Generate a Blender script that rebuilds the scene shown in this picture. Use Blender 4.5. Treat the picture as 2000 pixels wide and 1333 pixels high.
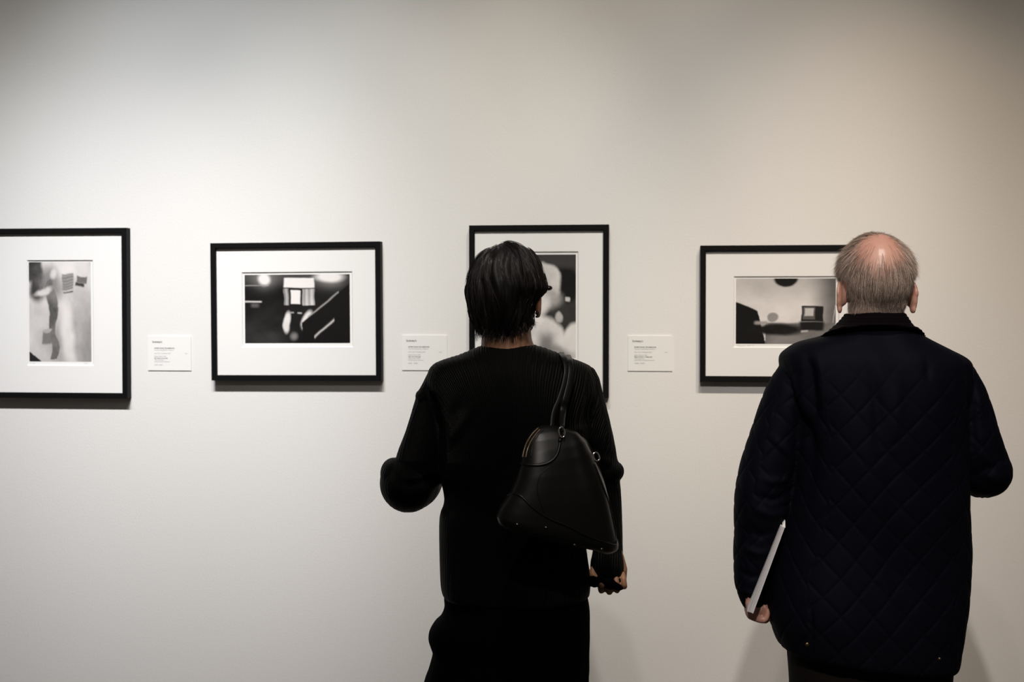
import bpy, bmesh, math, random
import numpy as np
from mathutils import Vector, Matrix
from mathutils.bvhtree import BVHTree

for o in list(bpy.data.objects):
    bpy.data.objects.remove(o)
S = bpy.context.scene
COL = S.collection
random.seed(7)
RNG = np.random.default_rng(11)

# ------------------------------------------------------------------ camera
FPX = 2777.8
CAM = np.array([0.0, -4.5, 1.52])
YAW = math.radians(7.0)            # turned to the left
PITCH = math.radians(1.38)         # tipped down
Fh = np.array([-math.sin(YAW), math.cos(YAW), 0.0])
Rt = np.array([math.cos(YAW), math.sin(YAW), 0.0])
Up0 = np.array([0, 0, 1.0])
FW = Fh * math.cos(PITCH) - Up0 * math.sin(PITCH)
UPV = Fh * math.sin(PITCH) + Up0 * math.cos(PITCH)
cd = bpy.data.cameras.new('camera')
cam = bpy.data.objects.new('camera', cd)
COL.objects.link(cam)
cam.matrix_world = Matrix(((Rt[0], UPV[0], -FW[0], CAM[0]), (Rt[1], UPV[1], -FW[1], CAM[1]),
                           (Rt[2], UPV[2], -FW[2], CAM[2]), (0, 0, 0, 1)))
cd.sensor_width = 36.0
cd.lens = 50.0
cd.clip_start = 0.05
cd.dof.use_dof = True
cd.dof.focus_distance = 3.2
cd.dof.aperture_fstop = 6.3
S.camera = cam

# ------------------------------------------------------------------ exposure, world, lights
S.view_settings.view_transform = 'Standard'
S.view_settings.look = 'None'
S.view_settings.gamma = 1.0
S.view_settings.use_curve_mapping = False
S.view_settings.exposure = 0.0
W = bpy.data.worlds.new('world')
S.world = W
W.use_nodes = True
W.node_tree.nodes['Background'].inputs[0].default_value = (1.0, 0.93, 0.85, 1)
W.node_tree.nodes['Background'].inputs[1].default_value = 0.06


def spot(name, loc, target, power, size, blend, col, radius=0.05):
    l = bpy.data.lights.new(name, 'SPOT')
    l.energy = power
    l.spot_size = math.radians(size)
    l.spot_blend = blend
    l.color = col
    l.shadow_soft_size = radius
    o = bpy.data.objects.new(name, l)
    COL.objects.link(o)
    o.location = loc
    o.rotation_euler = (Vector(target) - Vector(loc)).to_track_quat('-Z', 'Y').to_euler()
    return o


WARM = (1.0, 0.90, 0.78)
NEUT = (1.0, 0.97, 0.94)
LIGHTS = [  # lamp position, aim on the wall, cone, power, colour
    ((0.1, -4.6, 3.65), (0.72, 0, 0.42), 34, 58.0, (1.09, 1, 0.90)),
    ((-0.25, -4.6, 3.65), (-0.45, 0, 0.6), 38, 18.509524659040235, (1.09, 1, 0.93)),
    ((-0.55, -2.5, 4.1), (-0.9, 0, 1.5), 36, 38.5, (1.02, 1, 0.90)),
    ((-1.15, -2.5, 4.1), (-1.5, 0, 1.8), 36, 33.0, (0.96, 1, 1.03)),
    ((0.35, -2.5, 4.1), (-0.0, 0, 1.2), 36, 27.7, (0.96, 1, 1.00)),
    ((-1.45, -2.5, 4.1), (-1.8, 0, 1.5), 36, 33.0, (0.93, 1, 1.06)),
    ((-1.75, -2.5, 4.1), (-2.1, 0, 0.9), 36, 34.0, (0.99, 1, 1.06)),
    ((-1.15, -2.5, 4.1), (-1.5, 0, 0.9), 36, 31.7, (1.13, 1, 0.89)),
    ((0.95, -2.5, 4.1), (0.6, 0, 1.2), 36, 48.6, (1.24, 1, 0.78)),
    ((-0.85, -2.5, 4.1), (-1.2, 0, 1.8), 44, 15.4, (1.11, 1, 0.89)),
    ((-0.25, -2.5, 4.1), (-0.6, 0, 1.8), 36, 9.5, (1.07, 1, 0.88)),
    ((-2.05, -2.5, 4.1), (-2.4, 0, 1.8), 36, 20.6, (1.08, 1, 0.89)),
    ((0.35, -2.5, 4.1), (-0.0, 0, 2.1), 36, 30.5, (1.14, 1, 0.84)),
    ((-1.45, -2.5, 4.1), (-1.8, 0, 0.9), 36, 27.9, (1.07, 1, 1.00)),
    ((-2.20, -2.5, 4.1), (-2.7, 0, 1.2), 36, 22.0, (1.04, 1, 0.95)),
    ((1.60, -2.5, 4.1), (1.45, 0, 2.4), 44, 9.0, (1.14, 1, 0.80)),  # weak fill spot, added only to brighten the upper right of the wall
    ((-1.45, -2.5, 4.1), (-1.6, 0, 1.1), 36, 7.0, (0.99, 1, 1.03)),
]
POWER = 4.25
for (p_, t_, c_, w_, col_) in LIGHTS:
    spot('track_and_fill_spot', p_, t_, w_ * POWER, c_, 1.0, col_, 0.05)
spot('downlight', (-0.30, -2.75, 4.2), (-0.42, -1.45, 1.35), 150, 24, 1.0, (1.08, 1, 0.92), 0.05)
spot('downlight', (0.50, -2.75, 4.2), (0.42, -1.35, 1.35), 150, 24, 1.0, (1.08, 1, 0.92), 0.05)


# ------------------------------------------------------------------ pixel helpers


def ray(px, py):
    return FW + Rt * ((px - 1000) / FPX) + UPV * ((666.5 - py) / FPX)


def on_wall(px, py, y=0.0):
    d = ray(px, py)
    return CAM + d * ((y - CAM[1]) / d[1])


class Frame:
    """A local frame standing on the floor: x right, y towards the wall, z up."""
    def __init__(s, px, dist):
        s.B = CAM + Fh * dist + Rt * ((px - 1000) / FPX * dist)
        s.B = np.array([s.B[0], s.B[1], 0.0])

    def P(s, px, py, dy=0.0):
        d = ray(px, py)
        q = s.B + Fh * dy
        t = np.dot(q - CAM, Fh) / np.dot(d, Fh)
        p = CAM + d * t - s.B
        return np.array([np.dot(p, Rt), np.dot(p, Fh), p[2]])

    def cam_local(s):
        p = CAM - s.B
        return np.array([np.dot(p, Rt), np.dot(p, Fh), p[2]])

    def ray_local(s, px, py):
        d = ray(px, py)
        v = np.array([np.dot(d, Rt), np.dot(d, Fh), d[2]])
        return v / np.linalg.norm(v)

    def snap(s, bvh, px, py, off=0.0):
        o = s.cam_local()
        d = s.ray_local(px, py)
        h = bvh.ray_cast(Vector(o), Vector(d))
        if h[0] is None:
            return None
        return np.array(h[0]) + np.array(h[1]) * off

    def root(s, name, z=0.0, at=None):
        e = bpy.data.objects.new(name, None)
        e.empty_display_size = 0.1
        e.location = s.B + np.array([0, 0, z])
        e.rotation_euler = (0, 0, YAW)
        COL.objects.link(e)
        return e


def tag(o, label=None, cat=None, group=None, kind=None):
    if label: o['label'] = label
    if cat: o['category'] = cat
    if group: o['group'] = group
    if kind: o['kind'] = kind
    return o


# ------------------------------------------------------------------ mesh helpers
class Geo:
    def __init__(s):
        s.v = []; s.f = []; s.n = 0

    def add(s, v, f):
        v = np.asarray(v, float)
        s.v.append(v)
        s.f += [tuple(int(i) + s.n for i in q) for q in f]
        s.n += len(v)
        return s

    def verts(s):
        return np.concatenate(s.v)

    def box(s, a, b):
        x0, y0, z0 = a; x1, y1, z1 = b
        v = [(x0, y0, z0), (x1, y0, z0), (x1, y1, z0), (x0, y1, z0), (x0, y0, z1), (x1, y0, z1), (x1, y1, z1), (x0, y1, z1)]
        f = [(0, 3, 2, 1), (4, 5, 6, 7), (0, 1, 5, 4), (1, 2, 6, 5), (2, 3, 7, 6), (3, 0, 4, 7)]
        return s.add(v, f)

    def rings(s, R, cap=True):
        m = len(R[0]); v = np.concatenate(R)
        f = []
        for i in range(len(R) - 1):
            for j in range(m):
                k = (j + 1) % m
                f.append((i * m + j, i * m + k, (i + 1) * m + k, (i + 1) * m + j))
        if cap:
            f.append(tuple(range(m))[::-1])
            f.append(tuple((len(R) - 1) * m + j for j in range(m)))
        return s.add(v, f)

    def tube(s, pts, rad, m=12, flat=None, n=1, ends=True):
        """rounded tube through pts; rad list; flat = (rx scale, ry scale) of the section"""
        pts = np.asarray(pts, float)
        rad = np.asarray(rad, float) if np.ndim(rad) else np.full(len(pts), rad)
        if n > 1:
            pts, rad = smooth_path(pts, rad, n)
        T = np.gradient(pts, axis=0)
        T /= np.linalg.norm(T, axis=1)[:, None] + 1e-12
        up = np.array([0, 1, 0.02]) if abs(T[0][1]) < 0.9 else np.array([0, 0.02, 1.0])
        R = []
        N = None
        fx, fy = flat or (1, 1)
        idx = []
        if ends:
            for k in (80, 55, 30):
                a = math.radians(k)
                idx.append((0, -math.sin(a), math.cos(a)))
        idx += [(i, 0, 1) for i in range(len(pts))]
        if ends:
            for k in (30, 55, 80):
                a = math.radians(k)
                idx.append((len(pts) - 1, math.sin(a), math.cos(a)))
        for i, off, sc in idx:
            t = T[i]
            if N is None:
                N = up - t * np.dot(up, t)
            else:
                N = N - t * np.dot(N, t)
            N /= np.linalg.norm(N) + 1e-12
            Bn = np.cross(t, N)
            c = pts[i] + t * off * rad[i] * min(fx, fy)
            a = np.linspace(0, 2 * math.pi, m, endpoint=False)
            R.append(c + (np.cos(a)[:, None] * N * fx + np.sin(a)[:, None] * Bn * fy) * rad[i] * sc)
        return s.rings(R)

    def ell(s, c, r, rot=None, m=28, k=18):
        R = []
        for i in range(1, k):
            th = math.pi * i / k
            a = np.linspace(0, 2 * math.pi, m, endpoint=False)
            v = np.stack([np.cos(a) * math.sin(th) * r[0], np.sin(a) * math.sin(th) * r[1], np.full(m, -math.cos(th) * r[2])], 1)
            R.append(v)
        g = np.concatenate(R)
        if rot is not None:
            g = g @ np.array(rot).T
        g = g + np.array(c)
        return s.rings([g[i * m:(i + 1) * m] for i in range(k - 1)])


def rotm(ax, deg):
    return np.array(Matrix.Rotation(math.radians(deg), 3, ax))


def smooth_path(pts, rad, n):
    out = []; ro = []
    P = [2 * pts[0] - pts[1]] + list(pts) + [2 * pts[-1] - pts[-2]]
    Q = [rad[0]] + list(rad) + [rad[-1]]
    for i in range(1, len(P) - 2):
        for k in range(n):
            t = k / n
            a = [P[i - 1], P[i], P[i + 1], P[i + 2]]
            b = [Q[i - 1], Q[i], Q[i + 1], Q[i + 2]]
            w = (-0.5 * t + t * t - 0.5 * t ** 3, 1 - 2.5 * t * t + 1.5 * t ** 3, 0.5 * t + 2 * t * t - 1.5 * t ** 3, -0.5 * t * t + 0.5 * t ** 3)
            out.append(sum(x * y for x, y in zip(w, a)))
            ro.append(sum(x * y for x, y in zip(w, b)))
    out.append(P[-2]); ro.append(Q[-2])
    return np.array(out), np.array(ro)


def mesh_from(name, v, f, smooth=True):
    me = bpy.data.meshes.new(name)
    me.from_pydata([tuple(p) for p in v], [], f)
    me.update()
    if smooth:
        me.polygons.foreach_set('use_smooth', [True] * len(me.polygons))
    return me


def put(name, g, mat, parent=None, smooth=True, bevel=0, me=None):
    if me is None:
        me = mesh_from(name, g.verts(), g.f, smooth)
        bm = bmesh.new(); bm.from_mesh(me)
        bmesh.ops.recalc_face_normals(bm, faces=bm.faces)
        bm.to_mesh(me); bm.free()
    me.name = name
    o = bpy.data.objects.new(name, me)
    COL.objects.link(o)
    if mat is not None:
        me.materials.clear(); me.materials.append(mat)
    if parent is not None:
        o.parent = parent
    if bevel:
        b = o.modifiers.new('bevel', 'BEVEL'); b.width = bevel; b.segments = 2; b.limit_method = 'ANGLE'
    return o


def fuse(g, voxel, iters=4):
    """weld overlapping closed shells into one continuous skin"""
    me = mesh_from('tmp', g.verts(), g.f)
    bm = bmesh.new(); bm.from_mesh(me)
    bmesh.ops.recalc_face_normals(bm, faces=bm.faces)
    bm.to_mesh(me); bm.free()
    o = bpy.data.objects.new('tmp', me)
    COL.objects.link(o)
    md = o.modifiers.new('r', 'REMESH'); md.mode = 'VOXEL'; md.voxel_size = voxel; md.use_smooth_shade = True
    if iters:
        sm = o.modifiers.new('s', 'SMOOTH'); sm.factor = 0.5; sm.iterations = iters
    dg = bpy.context.evaluated_depsgraph_get()
    out = bpy.data.meshes.new_from_object(o.evaluated_get(dg))
    bpy.data.objects.remove(o); bpy.data.meshes.remove(me)
    out.polygons.foreach_set('use_smooth', [True] * len(out.polygons))
    return out


def get_vn(me):
    n = len(me.vertices)
    v = np.empty(n * 3); me.vertices.foreach_get('co', v)
    q = np.empty(n * 3); me.vertex_normals.foreach_get('vector', q)
    return v.reshape(-1, 3), q.reshape(-1, 3)


def set_v(me, v):
    me.vertices.foreach_set('co', np.ascontiguousarray(v).ravel())
    me.update()


def bvh_of(me):
    return BVHTree.FromPolygons([v.co[:] for v in me.vertices], [p.vertices[:] for p in me.polygons])


def section(fr, pl, pr, yb, yf, n=2.4, m=48, cy=0.0):
    """horizontal section between two picture points (left, right) at plane cy"""
    a = fr.P(pl[0], pl[1], cy); b = fr.P(pr[0], pr[1], cy)
    c = (a + b) / 2; h = (b - a) / 2
    t = np.linspace(0, 2 * math.pi, m, endpoint=False)
    ct = np.sign(np.cos(t)) * np.abs(np.cos(t)) ** (2 / n)
    st = np.sign(np.sin(t)) * np.abs(np.sin(t)) ** (2 / n)
    y = np.where(st > 0, st * (yf - cy), st * (cy - yb))
    out = c[None] + ct[:, None] * h[None]
    out[:, 1] = cy + y
    return out


def loft_px(fr, rows, n=2.4, m=48):
    return [section(fr, (r[1], r[0] + (r[5] if len(r) > 5 else 0)), (r[2], r[0] + (r[6] if len(r) > 6 else 0)), r[3], r[4], n, m) for r in rows]


def interp_rows(rows, k=3):
    """densify the rows with smooth interpolation"""
    L = max(len(r) for r in rows)
    A = np.array([list(r) + [0] * (L - len(r)) for r in rows], float)
    out, _ = smooth_path(A, np.zeros(len(A)), k)
    return [tuple(r) for r in out]


# ------------------------------------------------------------------ materials
def mat(name, col, rough=0.6, spec=0.5, metal=0.0, bump=None, var=None, sub=0.0, coat=0.0, sheen=0.0, attr=None):
    m = bpy.data.materials.new(name)
    m.use_nodes = True
    nt = m.node_tree; N = nt.nodes; L = nt.links
    b = N['Principled BSDF']
    b.inputs['Base Color'].default_value = (*col, 1)
    b.inputs['Roughness'].default_value = rough
    b.inputs['Specular IOR Level'].default_value = spec
    b.inputs['Metallic'].default_value = metal
    if sub:
        b.inputs['Subsurface Weight'].default_value = sub
        b.inputs['Subsurface Radius'].default_value = (0.012, 0.004, 0.002)
        b.inputs['Subsurface Scale'].default_value = 1.0
    if coat:
        b.inputs['Coat Weight'].default_value = coat
        b.inputs['Coat Roughness'].default_value = 0.25
    if sheen:
        b.inputs['Sheen Weight'].default_value = sheen
        b.inputs['Sheen Roughness'].default_value = 0.5
    tc = N.new('ShaderNodeTexCoord')
    if attr:
        a = N.new('ShaderNodeAttribute'); a.attribute_name = attr
        L.new(a.outputs['Color'], b.inputs['Base Color'])
    if var:
        sc, c2, lo, hi = var
        n = N.new('ShaderNodeTexNoise'); n.inputs['Scale'].default_value = sc; n.inputs['Detail'].default_value = 6
        L.new(tc.outputs['Object'], n.inputs['Vector'])
        r = N.new('ShaderNodeValToRGB')
        r.color_ramp.elements[0].position = lo; r.color_ramp.elements[1].position = hi
        r.color_ramp.elements[0].color = (*col, 1); r.color_ramp.elements[1].color = (*c2, 1)
        L.new(n.outputs['Fac'], r.inputs['Fac'])
        L.new(r.outputs['Color'], b.inputs['Base Color'])
    if bump:
        sc, st, dist = bump
        n = N.new('ShaderNodeTexNoise'); n.inputs['Scale'].default_value = sc; n.inputs['Detail'].default_value = 4
        L.new(tc.outputs['Object'], n.inputs['Vector'])
        p = N.new('ShaderNodeBump'); p.inputs['Strength'].default_value = st; p.inputs['Distance'].default_value = dist
        L.new(n.outputs['Fac'], p.inputs['Height'])
        L.new(p.outputs['Normal'], b.inputs['Normal'])
    return m


M_wall = mat('painted_wall', (0.76, 0.755, 0.745), 0.75, 0.25, bump=(170, 0.22, 0.002))
M_floor = mat('floor_boards', (0.16, 0.13, 0.11), 0.45, 0.4, var=(3, (0.22, 0.18, 0.15), 0.35, 0.7))
M_frame = mat('black_lacquered_wood', (0.004, 0.004, 0.0045), 0.6, 0.10, bump=(60, 0.05, 0.001))
M_mat = mat('mat_board', (0.80, 0.80, 0.795), 0.85, 0.2, bump=(900, 0.05, 0.0005))
M_bevel = mat('mat_bevel', (0.88, 0.88, 0.87), 0.8, 0.2, bump=(900, 0.05, 0.0005))
M_paper = mat('print_paper', (0.82, 0.82, 0.815), 0.5, 0.4, bump=(600, 0.03, 0.0005))
M_print = mat('photographic_emulsion', (0.5, 0.5, 0.5), 0.5, 0.10, attr='tone')
M_card = mat('label_card', (0.80, 0.80, 0.79), 0.8, 0.2, bump=(800, 0.04, 0.0005))
M_ink = mat('printed_ink', (0.10, 0.10, 0.10), 0.7, 0.2, var=(400, (0.14, 0.14, 0.14), 0.4, 0.6))
M_ink2 = mat('printed_ink_grey', (0.22, 0.22, 0.22), 0.7, 0.2, var=(400, (0.28, 0.28, 0.28), 0.4, 0.6))
M_knit = mat('black_pleated_cloth', (0.0009, 0.0009, 0.0009), 0.62, 0.10, bump=(900, 0.15, 0.0008))
M_skirt = mat('black_wool_cloth', (0.0007, 0.0008, 0.0014), 0.9, 0.03, bump=(700, 0.2, 0.001))
M_navy = mat('navy_quilted_cloth', (0.0017, 0.0019, 0.0051), 0.7, 0.07, bump=(1100, 0.12, 0.0006))
M_cord = mat('corduroy_collar', (0.0024, 0.0013, 0.0021), 0.9, 0.06, bump=(500, 0.3, 0.001))
M_trouser = mat('brown_grey_trouser_cloth', (0.008, 0.006, 0.005), 0.85, 0.15, bump=(700, 0.2, 0.001))
M_leather = mat('black_leather', (0.0028, 0.0026, 0.0025), 0.38, 0.26, bump=(420, 0.12, 0.0006))
M_shoe = mat('shoe_leather', (0.01, 0.009, 0.008), 0.35, 0.4, bump=(200, 0.05, 0.001))
M_chrome = mat('polished_steel', (0.62, 0.60, 0.58), 0.15, 0.5, 1.0, bump=(50, 0.02, 0.001))
M_gold = mat('gold_metal', (0.50, 0.37, 0.24), 0.28, 0.5, 1.0, bump=(50, 0.02, 0.001))
M_brass = mat('aged_brass', (0.16, 0.12, 0.06), 0.4, 0.5, 1.0, bump=(80, 0.05, 0.001))
M_steel = mat('dull_steel', (0.10, 0.095, 0.09), 0.35, 0.5, 1.0, bump=(80, 0.05, 0.001))
M_skinM = mat('ruddy_skin', (0.50, 0.255, 0.195), 0.38, 0.55, bump=(380, 0.12, 0.0008), var=(28, (0.54, 0.30, 0.235), 0.35, 0.65), sub=0.12)
M_skinW = mat('tan_skin', (0.29, 0.145, 0.082), 0.5, 0.4, bump=(380, 0.10, 0.0008), var=(22, (0.33, 0.17, 0.10), 0.35, 0.65), sub=0.12)
M_hairW = mat('black_hair', (0.010, 0.007, 0.006), 0.30, 0.75, attr='tone')
M_hairBase = mat('black_hair_mass', (0.004, 0.003, 0.003), 0.55, 0.3, bump=(120, 0.3, 0.003))
M_hairM = mat('grey_hair', (0.2, 0.17, 0.14), 0.45, 0.35, attr='tone')
M_eye = mat('eye_white', (0.6, 0.58, 0.55), 0.2, 0.5, bump=(50, 0.01, 0.001))
M_lens = mat('black_glasses_plastic', (0.006, 0.006, 0.006), 0.25, 0.5, bump=(50, 0.01, 0.001))
M_bead = mat('black_bead', (0.01, 0.009, 0.009), 0.1, 0.8, bump=(50, 0.01, 0.001))
M_pages = mat('book_pages', (0.56, 0.54, 0.56), 0.8, 0.2, bump=(60, 0.05, 0.001))
M_cover = mat('book_cover', (0.68, 0.66, 0.67), 0.5, 0.3, bump=(60, 0.03, 0.001))


def pleat_bump(m):
    """fine pressed pleats following the cloth"""
    nt = m.node_tree; N = nt.nodes; L = nt.links
    a = N.new('ShaderNodeAttribute'); a.attribute_name = 'pleat'
    tc = N.new('ShaderNodeTexCoord'); n = N.new('ShaderNodeTexNoise'); n.inputs['Scale'].default_value = 9.0
    L.new(tc.outputs['Object'], n.inputs['Vector'])
    k = N.new('ShaderNodeMath'); k.operation = 'MULTIPLY_ADD'; k.inputs[1].default_value = 2 * math.pi / 0.0062
    nn = N.new('ShaderNodeMath'); nn.operation = 'MULTIPLY'; nn.inputs[1].default_value = 9.0
    L.new(n.outputs['Fac'], nn.inputs[0]); L.new(a.outputs['Fac'], k.inputs[0]); L.new(nn.outputs[0], k.inputs[2])
    s_ = N.new('ShaderNodeMath'); s_.operation = 'SINE'; L.new(k.outputs[0], s_.inputs[0])
    b = N.new('ShaderNodeBump'); b.inputs['Strength'].default_value = 0.8; b.inputs['Distance'].default_value = 0.0011
    L.new(s_.outputs[0], b.inputs['Height']); L.new(b.outputs['Normal'], N['Principled BSDF'].inputs['Normal'])


pleat_bump(M_knit)


def lines_on(m, expr_scale, axis, dark, strength=0.3):
    """page edges: fine stripes across one axis of the object"""
    nt = m.node_tree; N = nt.nodes; L = nt.links
    w = N.new('ShaderNodeTexWave'); w.wave_type = 'BANDS'; w.bands_direction = axis
    w.inputs['Scale'].default_value = expr_scale; w.inputs['Distortion'].default_value = 1.5; w.inputs['Detail'].default_value = 2
    tc = N.new('ShaderNodeTexCoord'); L.new(tc.outputs['Object'], w.inputs['Vector'])
    r = N.new('ShaderNodeValToRGB')
    c = N['Principled BSDF'].inputs['Base Color'].default_value
    r.color_ramp.elements[0].color = (*dark, 1); r.color_ramp.elements[1].color = tuple(c)
    r.color_ramp.elements[0].position = 0.0; r.color_ramp.elements[1].position = strength
    L.new(w.outputs['Fac'], r.inputs['Fac']); L.new(r.outputs['Color'], N['Principled BSDF'].inputs['Base Color'])


lines_on(M_pages, 300, 'X', (0.40, 0.37, 0.40))

# ------------------------------------------------------------------ the setting
g = Geo().box((-6, 0, -0.1), (6, 0.2, 4.8))
tag(put('wall_back', g, M_wall, smooth=False), kind='structure')
g = Geo().box((-6, -8, -0.1), (6, 0.0, 0.0))
tag(put('floor', g, M_floor, smooth=False), kind='structure')


# ------------------------------------------------------------------ prints: plain stand-in pictures
def sst(a, b, x):
    t = np.clip((x - a) / (b - a), 0, 1)
    return t * t * (3 - 2 * t)


def vnoise(x, y, seed):
    r = np.random.default_rng(seed)
    tot = np.zeros_like(x)
    for o in range(5):
        n = 4 * 2 ** o
        gg = r.random((n + 2, n + 2))
        fx = np.clip(x, 0, 1) * n; fy = np.clip(y, 0, 1) * n
        i = fx.astype(int); j = fy.astype(int)
        u = fx - i; v = fy - j
        u = u * u * (3 - 2 * u); v = v * v * (3 - 2 * v)
        i = np.clip(i, 0, n); j = np.clip(j, 0, n)
        tot += (gg[j, i] * (1 - u) * (1 - v) + gg[j, i + 1] * u * (1 - v) + gg[j + 1, i] * (1 - u) * v + gg[j + 1, i + 1] * u * v - 0.5) / 1.7 ** o
    return tot


def blob(x, y, cx, cy, rx, ry, soft=0.25, ang=0):
    a = math.radians(ang)
    u = (x - cx) * math.cos(a) + (y - cy) * math.sin(a)
    v = -(x - cx) * math.sin(a) + (y - cy) * math.cos(a)
    d = np.sqrt((u / rx) ** 2 + (v / ry) ** 2)
    return 1 - sst(1 - soft, 1 + soft, d)


def rect(x, y, x0, y0, x1, y1, s=0.01):
    return sst(x0 - s, x0 + s, x) * (1 - sst(x1 - s, x1 + s, x)) * sst(y0 - s, y0 + s, y) * (1 - sst(y1 - s, y1 + s, y))


def mix(a, b, k):
    return a * (1 - k) + b * k


# x to the right 0..1, y downwards 0..1, values linear reflectance
def art_tree(x, y):      # a pale street with a bare tree and a tub
    n = vnoise(x, y, 3)
    v = 0.50 + 0.10 * n + 0.20 * (1 - y)
    v = mix(v, 0.34 + 0.12 * n, blob(x, y, 0.85, 0.80, 0.42, 0.5, 0.6))
    v = mix(v, 0.72, blob(x, y, 0.62, 0.75, 0.09, 0.38, 0.6, -8))
    v = mix(v, 0.76, rect(x, y, 0.40, -1, 0.75, 0.12, 0.05))
    v = mix(v, 0.06 + 0.05 * n, rect(x, y, -1, -1, 0.20, 0.20, 0.03))
    v = mix(v, 0.05 + 0.08 * n, blob(x, y, 0.12, 0.26, 0.12, 0.14, 0.4))
    v = mix(v, 0.16 + 0.05 * n, rect(x, y, 0.76, 0.135, 0.94, 0.205, 0.01))
    v = mix(v, 0.05, rect(x, y, 0.74, 0.205, 0.90, 0.24, 0.01))
    v = mix(v, 0.26 + 0.06 * np.sin(y * 240), rect(x, y, 0.55, 0.12, 0.71, 0.27, 0.012))
    v = mix(v, 0.04, rect(x, y, 0.57, 0.29, 0.72, 0.305, 0.008))
    tr = 0.38 + 0.10 * (y - 0.5) + 0.02 * np.sin(y * 17)
    wd = 0.055 + 0.05 * np.exp(-((y - 0.38) / 0.12) ** 2)
    t = 1 - sst(0.8, 1.15, np.abs(x - tr) / wd)
    v = mix(v, 0.10 + 0.16 * (vnoise(x * 0.6, y, 8) + 0.4), t * (y > 0.18) * (y < 0.98))
    v = mix(v, 0.12 + 0.2 * (n + 0.5), 0.85 * blob(x, y, 0.34, 0.22, 0.24, 0.16, 0.45, 20))
    v = mix(v, 0.75, 0.85 * blob(x, y, 0.24, 0.30, 0.14, 0.035, 0.5, -12))
    v = mix(v, 0.75, 0.8 * blob(x, y, 0.40, 0.13, 0.06, 0.05, 0.5))
    v = mix(v, 0.22 + 0.06 * n, rect(x, y, 0.22, 0.69, 0.38, 0.82, 0.015))
    v = mix(v, 0.40, blob(x, y, 0.30, 0.69, 0.08, 0.02, 0.3))
    v = mix(v, 0.02, (1 - sst(0.0, 0.02, x - (y - 0.90) * 1.9 + 0.0)) * (y > 0.90))
    return v


def art_window(x, y):    # a dark room with a lit window, ceiling glows and a sloping roof edge
    n = vnoise(x, y, 5)
    v = 0.007 + 0.006 * (n + 0.4) + 0.05 * (1 - sst(0.0, 0.24, y)) * (1 - sst(0.7, 0.95, x))
    v = mix(v, 0.03 + 0.02 * n, blob(x, y, 0.20, 0.88, 0.20, 0.26, 0.7))
    v = mix(v, 0.95, blob(x, y, 0.185, 0.065, 0.045, 0.075, 0.7))
    v += 0.16 * np.exp(-(((x - 0.19) / 0.10) ** 2 + ((y - 0.07) / 0.13) ** 2))
    v = mix(v, 0.85, blob(x, y, 0.81, 0.03, 0.12, 0.07, 0.6))
    v += 0.2 * np.exp(-(((x - 0.82) / 0.13) ** 2 + ((y - 0.06) / 0.12) ** 2))
    v = mix(v, 0.30, rect(x, y, 0.0, 0.15, 0.23, 0.162, 0.006))
    v = mix(v, 0.62, rect(x, y, 0.0, 0.385, 0.155, 0.405, 0.01))
    v = mix(v, 0.10, rect(x, y, 0.06, 0.42, 0.13, 0.48, 0.02))
    # window with a square head and three lights
    v = mix(v, 0.82, rect(x, y, 0.375, 0.05, 0.665, 0.19, 0.008))
    v = mix(v, 0.34 + 0.12 * np.sin(x * 160), rect(x, y, 0.375, 0.205, 0.425, 0.45, 0.006))
    v = mix(v, 0.85, rect(x, y, 0.445, 0.225, 0.535, 0.43, 0.006))
    v = mix(v, 0.42 + 0.12 * np.sin(x * 140) + 0.1 * n, rect(x, y, 0.555, 0.205, 0.665, 0.45, 0.006))
    v = mix(v, 0.72, blob(x, y, 0.405, 0.70, 0.032, 0.15, 0.3, 3))
    v = mix(v, 0.72, blob(x, y, 0.59, 0.66, 0.042, 0.13, 0.35, 12))
    v = mix(v, 0.30, rect(x, y, 0.43, 0.545, 0.465, 0.565, 0.006))
    v = mix(v, 0.40, rect(x, y, 0.50, 0.55, 0.54, 0.57, 0.006))
    e = y - (0.60 - (x - 0.62) * 1.25)
    k = sst(0, 0.02, e) * (x > 0.55)
    v = mix(v, 0.008, k * (1 - sst(0.9, 1.0, 1 - (x > 0.5))))
    v = mix(v, 0.32, np.exp(-(e / 0.014) ** 2) * (x > 0.60) * (x < 0.90))
    ln = y - (0.93 - (x - 0.65) * 1.35)
    v = mix(v, 0.55, np.exp(-(ln / 0.018) ** 2) * (x > 0.66) * (x < 0.85))
    v = mix(v, 0.20, blob(x, y, 0.47, 0.90, 0.03, 0.05, 0.8))
    return v


def art_rock(x, y):      # a pale boulder against a night sky
    n = vnoise(x, y, 9)
    v = 0.028 + 0.02 * (1 - y) + 0.008 * n
    v = mix(v, 0.010, blob(x, y, 0.86, 0.28, 0.20, 0.17, 0.2))
    v = mix(v, 0.62 + 0.22 * n, blob(x, y, 0.56, 0.27, 0.24, 0.19, 0.12))
    v = mix(v, 0.22 + 0.3 * (n + .3), blob(x, y, 0.62, 0.42, 0.16, 0.10, 0.6))
    v = mix(v, 0.66 + 0.12 * n, blob(x, y, 0.50, 0.46, 0.13, 0.12, 0.4))
    v = mix(v, 0.72 + 0.15 * n, blob(x, y, 0.50, 0.86, 0.42, 0.28, 0.12, 22))
    v = mix(v, 0.74, blob(x, y, 0.98, 0.86, 0.16, 0.20, 0.15))
    v = mix(v, 0.12, 0.8 * blob(x, y, 0.60, 0.86, 0.10, 0.10, 0.7, 30))
    v = mix(v, 0.20, 0.8 * blob(x, y, 0.76, 0.95, 0.22, 0.05, 0.8, 14))
    v = mix(v, 0.55, rect(x, y, 0.85, 0.40, 0.91, 0.44, 0.008))
    v = mix(v, 0.40 + 0.2 * n, blob(x, y, 0.77, 0.62, 0.05, 0.05, 0.3))
    return v


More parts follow.
